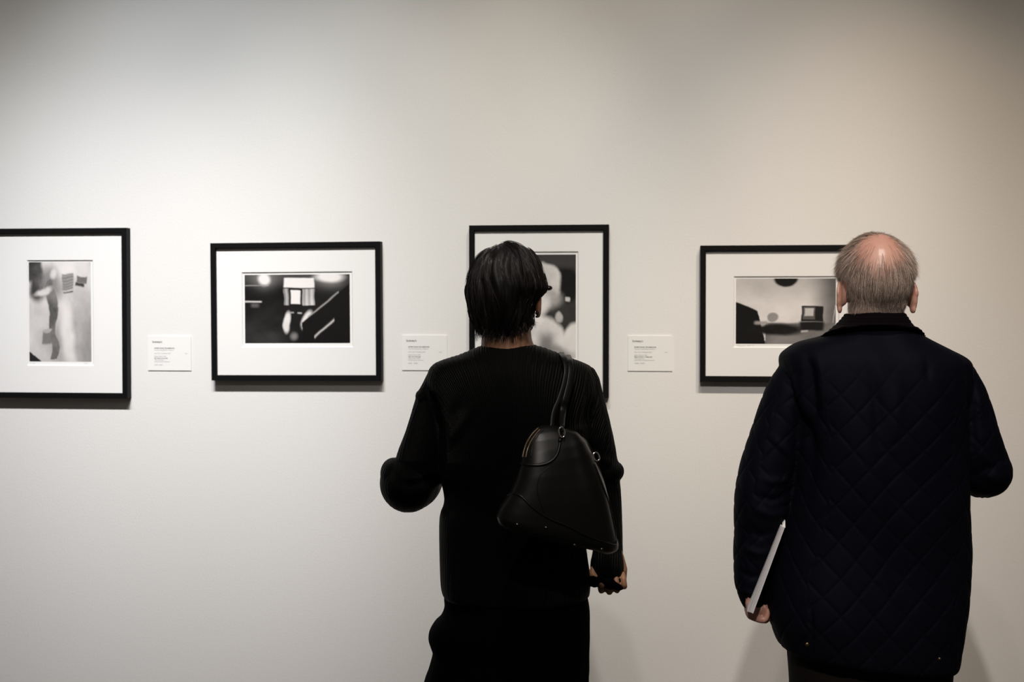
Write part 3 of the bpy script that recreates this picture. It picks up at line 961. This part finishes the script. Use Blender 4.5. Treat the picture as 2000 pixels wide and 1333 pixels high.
rr = random.Random(5)
for i in range(2600):
    # roots over the whole scalp, clumped into locks
    lock = random.Random(i // 9)
    th = lock.uniform(0, 2 * math.pi); zz = lock.random()
    zt_ = P(0, 476)[2] + (P(0, 640)[2] - P(0, 476)[2]) * (zz ** 1.1)
    rad_ = 0.09 * min(1.0, 0.15 + zz * 4 + lock.random() * 0.35)
    base = np.array([hc[0] + rad_ * math.sin(th), -rad_ * math.cos(th), zt_ + (0.01 if zz < 0.2 else 0)]) + np.array([rr.gauss(0, .0045), rr.gauss(0, .0045), rr.gauss(0, .004)])
    d = (base - crown); d = d / np.linalg.norm(d); d = d + np.array([0, 0, -0.5])
    L = lock.uniform(0.05, 0.11)
    pp = hair_walk(base, d, 12, L / 12, bv, rr.uniform(0.0005, 0.0042), rr, np.array([0, 0, -0.22]), leave_z=zb + lock.uniform(-.006, .012), wob=lock.uniform(0, .22))
    e = pp[-1]
    if e[2] < P(0, 668)[2]: continue
    if base[1] > 0.02 and zt_ < P(0, 560)[2]: continue
    paths.append(pp)
    b = lock.choice([0.005, 0.008, 0.014, 0.026]) * rr.uniform(0.7, 1.3)
    cols.append((b * 1.15, b * 0.9, b * 0.82)); rads.append(rr.uniform(0.0003, 0.0006))
# tips at the nape and in front of the ears
nape = [(930, 640, 924, 664), (940, 648, 930, 668), (950, 650, 944, 670), (960, 650, 955, 671), (972, 652, 968, 673), (985, 654, 983, 674), (1000, 650, 1000, 671), (1012, 646, 1016, 664), (1024, 640, 1028, 655), (1033, 632, 1044, 637), (1034, 634, 1041, 640), (1060, 568, 1052, 582), (1064, 560, 1060, 577), (1056, 572, 1049, 588)]
for (ax, ay, bx, by) in nape:
    for k in range(26):
        j = rr.gauss(0, 2.6); dyy = -0.072 if ay > 625 else (-0.02 if ax > 1050 else -0.05)
        if ax < 930: dyy = -0.045
        dyy += rr.uniform(-.012, .012)
        a = P(ax + j, ay - 6 + rr.uniform(-5, 4), dyy); b = P(bx + j * 1.5 + rr.gauss(0, 2.0), by + rr.uniform(-9, 3), dyy + 0.012)
        if ay > 625 and 940 < ax < 1030: b[1] = rr.uniform(-.079, -.072)
        mid = (a + b) / 2 + np.array([rr.gauss(0, .0015), -0.004, 0])
        t = np.linspace(0, 1, 12)[:, None]
        paths.append(list((1 - t) ** 2 * a + 2 * t * (1 - t) * mid + t * t * b))
        bb = rr.uniform(0.004, 0.010); cols.append((bb, bb * .85, bb * .8)); rads.append(rr.uniform(0.0003, 0.0005))
strands('loose_locks', paths, rads, cols, hair, M_hairW)

# glasses, ear stud
g = Geo()
hx = lambda p: hc + HR @ np.array(p)
g.tube([hx((0.080, -0.01, 0.0)), hx((0.082, 0.05, 0.002)), hx((0.078, 0.098, 0.002))], 0.0028, m=8, n=3)
g.tube([hx((-0.080, -0.01, 0.0)), hx((-0.082, 0.05, 0.002)), hx((-0.078, 0.098, 0.002))], 0.0028, m=8, n=3)
for s_ in (-1, 1):
    ring = [hx((s_ * 0.036 + 0.030 * math.cos(a), 0.108 - 0.06 * abs(s_ * 0.036 + 0.030 * math.cos(a)), -0.006 + 0.022 * math.sin(a))) for a in np.linspace(0, 2 * math.pi, 25)]
    g.tube(ring, 0.0026, m=8)
g.tube([hx((-0.008, 0.112, -0.002)), hx((0, 0.118, 0.002)), hx((0.008, 0.112, -0.002))], 0.0025, m=8, n=3)
g.ell(P(1072, 563, .07), (0.0085, 0.012, 0.006))
put('glasses', g, M_lens, woman)
g = Geo()
bb_ = bvh_of(body_me)
q = FWm.snap(bb_, 1050, 612, 0.001)
if q is None: q = hx((0.080, -0.016, -0.064))
g.ell(q + np.array([0, -0.003, 0]), (0.0045, 0.0045, 0.005)); g.ell(q + np.array([-0.001, -0.003, -0.008]), (0.003, 0.003, 0.003))
put('earring', g, M_bead, woman)
for s_ in (-1, 1):
    put('eye', Geo().ell(hx((s_ * 0.031, 0.083, -0.006)), (0.0115, 0.0115, 0.0115)), M_eye, woman)

# bracelet of little gold links over the wrist
g = Geo()
for i in range(26):
    a = 2 * math.pi * i / 26
    ctr = P(1192, 1121, -.002)
    p = ctr + np.array([0.0285 * math.cos(a), 0.027 * math.sin(a), 0.010 * math.cos(a) * 0.9 + 0.002 * math.sin(i * 2.3)])
    g.ell(p, (0.0029, 0.0024, 0.0017) if i % 2 else (0.0016, 0.0024, 0.0028), m=8, k=6)
put('bracelet', g, M_gold, woman)

# rolled cloth gripped in the right hand
fw2 = Frame(1000, 3.22)
clr = fw2.root('folded_glove')
g = Geo()
g.tube([P(1140, 1137, -.030), P(1160, 1137, -.036), P(1180, 1139, -.040), P(1200, 1145, -.040), P(1212, 1150, -.038)], [0.012, 0.0125, 0.0125, 0.010, 0.006], n=4, m=14, flat=(1.0, 1.0))
g.tube([P(1150, 1131, -.024), P(1185, 1131, -.026), P(1200, 1140, -.030)], [0.008, 0.010, 0.008], n=4, m=12)
cm = fuse(g, 0.003, 2)
V, N = get_vn(cm); V = V + N * (0.001 * np.sin(V[:, 0] * 400 + V[:, 2] * 300))[:, None]; set_v(cm, V)
put('folded_cloth', None, M_skirt, clr, me=cm)
tag(clr, 'small folded black cloth gripped in the woman\'s lowered right fist', 'glove')

# ================================================================== THE HANDBAG
bagF = FWm
bag = bagF.root('handbag')
tag(bag, 'black leather dome shaped handbag hanging on the back of the woman in black', 'handbag')
bc = -0.215
prof = [((1050, 833), (1064, 831), .010), ((1043, 838), (1080, 832), .018), ((1033, 848), (1105, 838), .028), ((1026, 862), (1127, 847), .038), ((1020, 884), (1147, 862), .048), ((1016, 905), (1160, 884), .056),
        ((1009, 930), (1172, 915), .062), ((998, 955), (1182, 945), .066), ((985, 974), (1191, 980), .069), ((975, 990), (1199, 1018), .071), ((970, 1004), (1206, 1050), .072), ((973, 1016), (1210, 1068), .070), ((982, 1025), (1208, 1077), .064), ((998, 1030), (1198, 1082), .050)]
R_ = []
for (l_, r_, th) in prof:
    s1 = section(bagF, l_, r_, bc - th, bc + th, n=2.9, m=56, cy=bc)
    R_.append(s1)
# turn the near end of the bag towards the room: the left end comes forward, the right end goes back
for s1 in R_:
    xm = (s1[:, 0].min() + s1[:, 0].max()) / 2
    s1[:, 1] += (s1[:, 0] - xm) * 0.22
g = Geo().rings(R_)
bm_ = fuse(g, 0.0030, 5)
V, N = get_vn(bm_)
pA = P(1160, 990, bc)
V = V + N * (-0.006 * np.exp(-(((V[:, 0] - P(1140, 0, bc)[0]) / 0.05) ** 2 + ((V[:, 2] - P(0, 900, bc)[2]) / 0.05) ** 2)) * (N[:, 1] < 0)
             + 0.0035 * np.exp(-((V[:, 0] - P(1150, 0, bc)[0] - 0.25 * (P(0, 940, bc)[2] - V[:, 2])) / 0.014) ** 2) * (N[:, 1] < 0))[:, None]
set_v(bm_, V)
bb = put('bag_body', None, M_leather, bag, me=bm_)
bvb = bvh_of(bm_)


def piping(name, pts, r, material, fr, bvh, parent, off=0.0, n=6, m=10):
    pts2, _ = smooth_path(np.array(pts, float), np.zeros(len(pts)), n)
    q = [fr.snap(bvh, x, y, off) for x, y in pts2]
    q = [a for a in q if a is not None]
    if len(q) < 3: return None
    q = np.array(q)
    for _ in range(3):
        q[1:-1] = (q[:-2] + 2 * q[1:-1] + q[2:]) / 4
    return put(name, Geo().tube(q, r, m=m), material, parent)


piping('piping', [(1017, 906), (1030, 908.5), (1050, 909.5), (1068, 906), (1083, 896), (1091, 880), (1095, 858)], 0.0032, M_leather, bagF, bvb, bb)
piping('piping', [(976, 984), (984, 973), (1000, 965), (1018, 970), (1036, 988), (1061, 1007), (1085, 1019), (1109, 1028), (1135, 1042), (1164, 1054), (1192, 1064), (1203, 1066)], 0.0026, M_leather, bagF, bvb, bb)
piping('seam', [(1072, 913), (1057, 926), (1050, 945), (1050, 965), (1056, 985), (1063, 1002)], 0.0010, M_leather, bagF, bvb, bb)
piping('piping', [(1161, 907), (1171, 933), (1184, 968), (1194, 992), (1201, 1023), (1204, 1055), (1202, 1064)], 0.0022, M_leather, bagF, bvb, bb)
piping('seam', [(1037, 892), (1040, 872), (1050, 852), (1060, 842)], 0.0011, M_leather, bagF, bvb, bb)
# zip: two rows of teeth on a tape
zp = None
for k, line in enumerate(([(1021.5, 893), (1024.5, 878), (1031, 862), (1041, 847), (1051, 837)], [(1027.5, 893), (1030.5, 879), (1036.5, 864), (1045.5, 850), (1054, 840)])):
    pts2, _ = smooth_path(np.array(line, float), np.zeros(len(line)), 14)
    g = Geo()
    for x_, y_ in pts2:
        a = bagF.snap(bvb, x_, y_, 0.0008)
        if a is not None: g.ell(a, (0.0013, 0.0013, 0.0007), m=6, k=5)
    if g.n: put('zip_teeth', g, M_gold, bb)
# feet
for (x_, y_) in ((1010, 1024), (1066, 1030), (1122, 1064), (1175, 1072)):
    a = bagF.snap(bvb, x_, y_, 0.0)
    if a is not None: put('bag_foot', Geo().ell(a + np.array([0, -.001, -.001]), (0.0040, 0.003, 0.0028), m=12, k=8), M_steel, bag)
# rings and straps


def d_ring(px, py, w, h, parent, rot=10):
    c_ = bagF.snap(bvb, px, py + h * 0.5, 0.004)
    if c_ is None: c_ = P(px, py + h * .5, bc - .05)
    s1 = 1.08e-3
    pts = []
    for a in np.linspace(0, 2 * math.pi, 33):
        ca, sa = math.cos(a), math.sin(a)
        x_ = w / 2 * s1 * np.sign(ca) * abs(ca) ** 0.8; z_ = h / 2 * s1 * np.sign(sa) * abs(sa) ** 0.8
        rr_ = math.radians(rot)
        pts.append(c_ + np.array([x_ * math.cos(rr_) - z_ * math.sin(rr_), -0.004 + 0.3 * x_, z_ * math.cos(rr_) + x_ * math.sin(rr_) + h * .45 * s1]))
    put('ring', Geo().tube(pts, 0.0019, m=10), M_chrome, parent)
    return c_ + np.array([0, -0.004, h * 0.9 * s1])


r1 = d_ring(1096, 846, 11, 19, bag, 8)
r2 = d_ring(1162, 892, 11, 17, bag, 22)
piping('ring_tab', [(1093, 862), (1097, 850)], 0.004, M_leather, bagF, bvb, bag, off=0.002)


def ribbon(pts, wid, th):
    """flat leather strap: rectangular section that follows a path"""
    pts, wid = smooth_path(np.asarray(pts, float), np.asarray(wid, float), 6)
    T = np.gradient(pts, axis=0); T /= np.linalg.norm(T, axis=1)[:, None]
    R = []
    for p, t, w in zip(pts, T, wid):
        a = np.array([1.0, 0.35, 0]); a -= t * np.dot(a, t); a /= np.linalg.norm(a)
        b = np.cross(t, a)
        ang = np.linspace(0, 2 * math.pi, 12, endpoint=False)
        R.append(p + np.sign(np.cos(ang))[:, None] * (np.abs(np.cos(ang)) ** 0.6)[:, None] * a * w / 2 + np.sign(np.sin(ang))[:, None] * (np.abs(np.sin(ang)) ** 0.6)[:, None] * b * th / 2)
    return Geo().rings(R)


tb_ = bvh_of(top)


def sh(px, py, off=0.004):
    a = FWm.snap(tb_, px, py, off)
    return a if a is not None else P(px, py)


s1_ = [r1 + np.array([0.001, 0, 0.0]), P(1099, 806, -.176), P(1105, 780, -.166), P(1112, 750, -.154), P(1115, 725, -.139), P(1113, 705, -.112), P(1111, 698, -.06), P(1109, 695, -.01), P(1111, 701, .05), P(1120, 740, .105), P(1133, 800, .125), P(1150, 850, .07)]
put('strap', ribbon(s1_, [.010, .014, .015, .014, .013, .013, .013, .013, .013, .013, .013, .010], .0042), M_leather, bag)
s2_ = [P(1077, 838, -.20), P(1081, 806, -.184), P(1092, 780, -.168), P(1102, 750, -.154), P(1106, 723, -.137), P(1102, 700, -.108), P(1098, 693, -.06), P(1096, 690, -.01), P(1098, 697, .05), P(1108, 740, .105), P(1124, 800, .125), P(1150, 860, .07)]
put('strap', ribbon(s2_, [.009, .009, .010, .012, .012, .012, .013, .013, .013, .013, .013, .010], .0042), M_leather, bag)

# ================================================================== THE MAN
FM = Frame(1705, 3.22)
P = FM.P
man = FM.root('person')
tag(man, 'person with thinning grey hair, back turned, in a dark navy quilted jacket', 'person')
g = Geo()
mc = P(1709, 541, 0.0)
MR = head_geo(g, mc, yaw=-1, tilt=3, k=1.0, earsz=1.0, eardz=-0.016)
g.tube([P(1708, 590, -.012), P(1708, 620, -.022), P(1707, 650, -.016), P(1706, 680, .0)], [0.056, 0.059, 0.058, 0.060], m=24, n=3)
g.rings(loft_px(FM, interp_rows([(655, 1650, 1765, -.06, .05), (680, 1600, 1815, -.075, .06), (720, 1565, 1850, -.10, .08), (800, 1565, 1855, -.115, .11), (920, 1570, 1850, -.11, .13), (1050, 1560, 1855, -.10, .14),
                                 (1180, 1545, 1850, -.11, .12), (1240, 1555, 1840, -.10, .10)])))
g.tube([P(1565, 735), P(1535, 800), P(1500, 930), P(1470, 1070, .015), P(1464, 1146, .02)], [0.045, 0.046, 0.042, 0.036, 0.027], n=3, m=16)
g.ell(P(1480, 1188, .02), (0.021, 0.032, 0.021))
hand_geo(g, P(1462, 1141, .020), (0.05, 0.0, -1), (-0.1, 1, 0.0), (1, -0.05, 0.12), 0.86, (0.98, 1.0, 1.0, 0.95), thumb_curl=0.75)
g.tube([P(1850, 740), P(1885, 830), P(1915, 925, .02)], [0.045, 0.044, 0.038], n=3, m=16)
g.tube([P(1915, 925, .02), P(1895, 915, .15), P(1865, 890, .27)], [0.038, 0.036, 0.026], n=3, m=16)
hand_geo(g, P(1863, 888, .275), (-0.4, 0.8, 0.25), (0, 0.1, 1), (-1, -0.2, 0), 1.0, (0.5, 0.5, 0.45, 0.4))
for s_ in (-1, 1):
    b0 = np.array([0.10 * s_, 0, 0])
    g.tube([b0 + (0, -.01, 0.84), b0 + (0, 0, 0.49), b0 + (0, -.014, 0.34), b0 + (0, -.012, 0.09)], [0.085, 0.058, 0.056, 0.038], n=3, m=16)
    g.tube([b0 + (0, -.04, 0.045), b0 + (0.006 * s_, .06, 0.04), b0 + (0.012 * s_, .17, 0.028)], [0.034, 0.036, 0.02], n=3, m=12)
mbody = fuse(g, 0.0028, 3)
put('body', None, M_skinM, man, me=mbody)
for s_ in (-1, 1):
    put('eye', Geo().ell(mc + MR @ np.array((s_ * 0.031, 0.085, -0.006)), (0.0115, 0.0115, 0.0115)), M_eye, man)

# jacket
g = Geo()
rows = [(630, 1668, 1750, -.066, .04), (638, 1655, 1762, -.080, .05), (646, 1634, 1780, -.092, .062), (654, 1608, 1796, -.099, .070), (662, 1580, 1811, -.105, .078), (670, 1556, 1828, -.111, .084), (682, 1536, 1856, -.118, .092), (694, 1524, 1880, -.126, .10),
        (712, 1524, 1894, -.134, .108), (745, 1534, 1892, -.142, .12), (800, 1542, 1888, -.148, .135), (870, 1546, 1885, -.150, .15), (950, 1545, 1888, -.146, .16), (1030, 1532, 1890, -.142, .165), (1100, 1514, 1889, -.142, .168),
        (1160, 1503, 1885, -.148, .168), (1200, 1502, 1881, -.152, .165), (1230, 1509, 1877, -.153, .162), (1268, 1521, 1870, -.153, .158, -9, 18), (1283, 1532, 1864, -.150, .155, -18, 20)]
g.rings(loft_px(FM, interp_rows(rows), n=2.5, m=64))
g.tube([P(1566, 724), P(1551, 760), P(1536, 800), P(1515, 860), P(1498, 930), P(1488, 985), P(1481, 1040, .01), P(1473, 1095, .012), P(1468, 1140, .014), P(1472, 1168, .014)],
       [0.048, 0.057, 0.061, 0.062, 0.0615, 0.062, 0.0555, 0.0455, 0.0375, 0.031], n=3, m=28)
g.tube([P(1862, 735), P(1874, 770), P(1888, 820), P(1902, 870), P(1918, 912, .02)], [0.050, 0.055, 0.058, 0.061, 0.061], n=3, m=28)
g.ell(P(1920, 922, .03), (0.062, 0.085, 0.060))
g.tube([P(1918, 925, .03), P(1903, 915, .13), P(1878, 898, .23)], [0.060, 0.056, 0.045], n=3, m=24)
jk = fuse(g, 0.0032, 5)
V, N = get_vn(jk)
x = V[:, 0]; z = V[:, 2]
arm_l = (V[:, 0] < P(1548, 0)[0]) & (z > P(0, 1180)[2])
ux = x + 0.75 * V[:, 1] * np.sign(x) * (np.abs(N[:, 0]) > 0.5)
s_q = 0.074
wob = 0.006 * np.sin(z * 13 + x * 8) + 0.005 * np.sin(x * 21 + 1)
a_ = (ux + 0.92 * z + wob) / s_q; b_ = (ux - 0.92 * z + wob) / s_q


def groove(t):
    d = np.abs(t - np.round(t)) * s_q
    return np.exp(-(d / 0.0035) ** 2)


fade = np.clip((P(0, 700)[2] - z) * 8 + 0.15, 0.0, 1)
disp = -0.0013 * np.maximum(groove(a_), groove(b_)) * fade
disp += 0.0013 * np.abs(np.sin(math.pi * a_) * np.sin(math.pi * b_)) ** 0.5 * fade
for _k in range(1):
    disp += 0.0035 * np.sin(z * 17 + x * 13 + 2 * np.sin(x * 17)) * np.sin(x * 22 + 1.3 * np.sin(z * 9))
disp += crease(FM, V, N, [
    ([(1560, 690), (1568, 730), (1572, 790), (1560, 850)], 0.008, -0.010), ([(1578, 692), (1584, 740), (1586, 800)], 0.009, 0.006), ([(1548, 720), (1556, 780), (1566, 830)], 0.009, 0.008),
    ([(1540, 780), (1558, 830), (1566, 880), (1560, 960)], 0.010, -0.012), ([(1500, 850), (1530, 880), (1548, 920)], 0.008, 0.005), ([(1480, 930), (1510, 935), (1540, 925)], 0.008, 0.006),
    ([(1470, 960), (1500, 970), (1535, 962)], 0.007, -0.006), ([(1462, 985), (1500, 1000), (1535, 995)], 0.008, 0.006), ([(1455, 1030), (1480, 1040), (1510, 1030)], 0.007, -0.005),
    ([(1445, 1060), (1475, 1075), (1500, 1068)], 0.007, 0.005), ([(1440, 1110), (1465, 1122), (1485, 1118)], 0.006, -0.005), ([(1445, 1150), (1470, 1156), (1495, 1150)], 0.005, 0.004),
    ([(1868, 700), (1874, 760), (1880, 830), (1886, 900)], 0.009, -0.010), ([(1893, 760), (1898, 820)], 0.008, 0.006), ([(1900, 880), (1925, 900), (1950, 905)], 0.008, 0.005), ([(1896, 930), (1930, 950), (1955, 940)], 0.009, -0.006),
    ([(1672, 700), (1680, 780), (1684, 880)], 0.009, -0.004), ([(1777, 700), (1779, 740)], 0.006, -0.004), ([(1722, 720), (1716, 800), (1712, 860)], 0.012, 0.004),
    ([(1563, 1160), (1565, 1270)], 0.003, -0.004), ([(1851, 1190), (1849, 1285)], 0.003, -0.004)])
V = V + N * disp[:, None]
set_v(jk, V)
jacket = put('quilted_jacket', None, M_navy, man, me=jk)
jb = bvh_of(jk)
a = FM.snap(jb, 1577, 1260, 0.0)
if a is not None: put('snap_button', Geo().ell(a, (0.0052, 0.0028, 0.0052), m=16, k=10), M_brass, jacket)
a = FM.snap(jb, 1835, 1288, 0.0)
if a is not None: put('snap_button', Geo().ell(a, (0.004, 0.0028, 0.004), m=16, k=10), M_brass, jacket)

# corduroy collar: stands round the neck and folds over the shoulders
R_ = []
cyl = [  # left x, y, right x, y, rise at the back, y back, y front
    (1664, 628, 1751, 628, 0, -.072, .04), (1654, 619, 1760, 618, 0, -.082, .045), (1655, 611, 1757, 609, 0, -.088, .045), (1650, 614, 1762, 612, 1, -.097, .05), (1643, 624, 1770, 624, 3, -.103, .055),
    (1634, 635, 1779, 637, 6, -.1060, .06), (1620, 647, 1795, 650, 16, -.1085, .068), (1606, 655, 1797, 657, 24, -.1115, .076), (1597, 660, 1803, 664, 28, -.1125, .080), (1606, 664, 1795, 668, 28, -.104, .072), (1650, 652, 1765, 655, 8, -.08, .05)]
for (l_, ly, r_, ry, rise, yb, yf) in cyl:
    s1 = section(FM, (l_, ly), (r_, ry), yb, yf, 2.2, 72)
    wgt = np.clip(-s1[:, 1] / abs(yb), 0, 1)
    s1[:, 2] += rise * 1.16e-3 * wgt
    R_.append(s1)
g = Geo(); g.rings(R_, cap=False)
m_ = 72; nR = len(R_)
g.f += [((nR - 1) * m_ + j, (nR - 1) * m_ + (j + 1) % m_, (j + 1) % m_, j) for j in range(m_)]
cmesh = fuse(g, 0.0025, 3)
V, N = get_vn(cmesh)
V = V + N * (0.0010 * np.sin(2 * math.pi * np.arctan2(V[:, 1], V[:, 0]) * 18) * 0 + 0.0006 * np.sin(V[:, 2] * 900) + 0.002 * np.sin(V[:, 0] * 60) * np.sin(V[:, 2] * 40))[:, None]
set_v(cmesh, V)
put('collar', None, M_cord, jacket, me=cmesh)

# trousers
g = Geo()
g.rings(loft_px(FM, interp_rows([(1235, 1550, 1848, -.10, .10), (1268, 1551, 1850, -.115, .11), (1340, 1556, 1846, -.115, .11), (1400, 1562, 1838, -.10, .10)]), n=2.4))
for s_ in (-1, 1):
    b0 = np.array([0.096 * s_ - 0.003, 0, 0])
    g.tube([b0 + (0, -.01, 0.78), b0 + (0, -.0, 0.62), b0 + (0, -.0, 0.46), b0 + (0, -.01, 0.30), b0 + (0, -.008, 0.10), b0 + (0, -.006, 0.06)], [0.090, 0.088, 0.080, 0.076, 0.072, 0.070], n=3, m=24)
tr = fuse(g, 0.006, 4)
V, N = get_vn(tr)
V = V + N * (0.004 * np.sin(V[:, 2] * 26 + V[:, 0] * 30) * np.sin(V[:, 0] * 25 + V[:, 2] * 8))[:, None]; set_v(tr, V)
put('trousers', None, M_trouser, man, me=tr)
for s_ in (-1, 1):
    g = Geo(); b0 = np.array([0.10 * s_, 0, 0])
    g.tube([b0 + (0, -.075, .045), b0 + (0, 0, .045), b0 + (0.006 * s_, .07, .040), b0 + (0.012 * s_, .16, .030), b0 + (0.014 * s_, .205, .026)], [0.040, 0.044, 0.046, 0.042, 0.026], n=3, m=16, flat=(0.85, 1.0))
    sm = fuse(g, 0.004, 2); V, N = get_vn(sm); V[:, 2] = np.maximum(V[:, 2], 0.001); set_v(sm, V)
    put('shoe', None, M_shoe, man, me=sm)

# grey hair
mb = bvh_of(mbody)
rr = random.Random(21)
paths = []; cols = []; rads = []
bald = mc + np.array([-0.003, -0.074, 0.064])       # middle of the bald patch
whorl = mc + np.array([0.0, -0.060, 0.080])


def add_hair(px_n, dens_fn, lenf, liftf, col_fn, radf):
    made = 0; tries = 0
    while made < px_n and tries < px_n * 12:
        tries += 1
        v = np.array([rr.gauss(0, 1), rr.gauss(0, 1), rr.gauss(0, 1)]); v /= np.linalg.norm(v)
        p0 = mc + v * np.array([0.08, 0.10, 0.10]) + np.array([0, -0.01, 0])
        h = mb.find_nearest(Vector(p0))
        q = np.array(h[0]); nn = np.array(h[1])
        if rr.random() > dens_fn(q): continue
        if q[2] < mc[2] - 0.078 + 0.12 * abs(q[0] - mc[0]): continue
        if q[1] > mc[1] + 0.055 and q[2] < mc[2] + 0.055: continue
        if abs(q[0] - mc[0]) > 0.070 and q[2] < mc[2] + 0.008 and q[1] > mc[1] - 0.045: continue     # ears stay clear
        if q[1] > mc[1] - 0.025 and q[2] < mc[2] + 0.0: continue
        d = q - whorl; d /= np.linalg.norm(d)
        if q[2] < whorl[2]: d = d + np.array([0, 0, -0.9])
        low = np.clip((mc[2] - 0.01 - q[2]) / 0.07, 0, 1)
        d = d + np.array([-(q[0] - mc[0]) * 14 * low, 0, 0])
        d = d + np.array([rr.gauss(0, .16), rr.gauss(0, .1), rr.gauss(0, .12)])
        L = lenf(q)
        lf0, lf1 = liftf(q)
        p = q.copy(); pts = []
        K = 9
        ph = rr.uniform(0, 6.28)
        for k in range(K):
            t = k / (K - 1)
            hh = mb.find_nearest(Vector(p)); qq = np.array(hh[0]); n2 = np.array(hh[1])
            pts.append(qq + n2 * (0.0004 + lf0 * t ** 0.7 + lf1 * t * t))
            d = d - n2 * np.dot(d, n2); d /= np.linalg.norm(d) + 1e-9
            p = qq + d * L / (K - 1) + np.cross(d, n2) * 0.12 * math.sin(ph + k) * L / (K - 1)
        paths.append(pts); cols.append(col_fn(q)); rads.append(radf()); made += 1


def dens(q):
    r_ = np.linalg.norm((q - bald) * [1.0, 1.0, 1.15])
    base = float(np.clip((r_ - 0.018) / 0.074, 0, 1)) ** 1.9
    if q[1] > mc[1] - 0.03 and q[2] > mc[2] + 0.05: base = max(base, 0.9)
    return 0.012 + base


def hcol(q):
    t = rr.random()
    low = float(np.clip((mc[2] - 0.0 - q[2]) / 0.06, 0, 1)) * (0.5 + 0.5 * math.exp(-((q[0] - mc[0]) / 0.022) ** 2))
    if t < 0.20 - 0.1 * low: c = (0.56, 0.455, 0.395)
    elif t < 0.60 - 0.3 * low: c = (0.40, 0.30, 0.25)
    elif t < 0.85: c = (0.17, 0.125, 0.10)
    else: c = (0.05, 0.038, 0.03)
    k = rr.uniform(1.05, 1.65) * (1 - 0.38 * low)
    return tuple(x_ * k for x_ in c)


def lenf(q):
    return rr.uniform(0.022, 0.042) * (0.75 if abs(q[0] - mc[0]) > 0.055 and q[2] < mc[2] + 0.03 else 1.0) * (0.55 if q[2] < mc[2] - 0.055 else 1)


def liftf(q):
    sd = float(np.clip((abs(q[0] - mc[0]) - 0.025) / 0.035, 0, 1))
    up = float(np.clip((q[2] - mc[2] - 0.004) / 0.03, 0, 1))
    return (rr.uniform(0.002, 0.006) + 0.013 * sd * up * rr.random(), rr.uniform(0, 0.004) + (0.009 * sd * up if rr.random() < 0.12 else 0))


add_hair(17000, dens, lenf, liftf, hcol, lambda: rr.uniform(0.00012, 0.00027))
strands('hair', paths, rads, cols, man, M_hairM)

# ================================================================== THE CATALOGUE
bk = FM.root('catalogue')
tag(bk, 'slim pale catalogue held upright between the man\'s left hand and his side', 'book')
dyb = -0.075
tL, tR, bR, bL = P(1524.5, 1029.5, dyb), P(1532.5, 1032, dyb), P(1471, 1199, dyb), P(1459.5, 1195.5, dyb)
dp = np.array([0.035, 0.205, 0.0])


def slab(q, y0, y1):
    a = [p + dp * y0 for p in q]; b = [p + dp * y1 for p in q]
    return Geo().add(a + b, [(0, 1, 2, 3), (7, 6, 5, 4), (0, 4, 5, 1), (1, 5, 6, 2), (2, 6, 7, 3), (3, 7, 4, 0)])


def lerp(a, b, t): return a * (1 - t) + b * t


put('pages', slab([lerp(tL, tR, .1), lerp(tL, tR, .9), lerp(bL, bR, .9), lerp(bL, bR, .1)], 0.01, 0.985), M_pages, bk, smooth=False)
put('cover', slab([tL, lerp(tL, tR, .1), lerp(bL, bR, .1), bL], 0, 1), M_cover, bk, smooth=False)
put('cover', slab([lerp(tL, tR, .9), tR, bR, lerp(bL, bR, .9)], 0, 1), M_cover, bk, smooth=False)
# a leaf sticking up from the top corner
A_, B_, C_ = P(1527.5, 1029.5, dyb + .01), P(1534, 1031.5, dyb + .01), P(1533.5, 1016.5, dyb + .03)
g = Geo().add([A_, B_, C_, A_ + [0, .001, 0], B_ + [0, .03, 0], C_ + [0, .03, 0]], [(0, 1, 2), (5, 4, 3), (0, 3, 4, 1), (1, 4, 5, 2), (2, 5, 3, 0)])
put('loose_leaf', g, M_paper, bk, smooth=False)
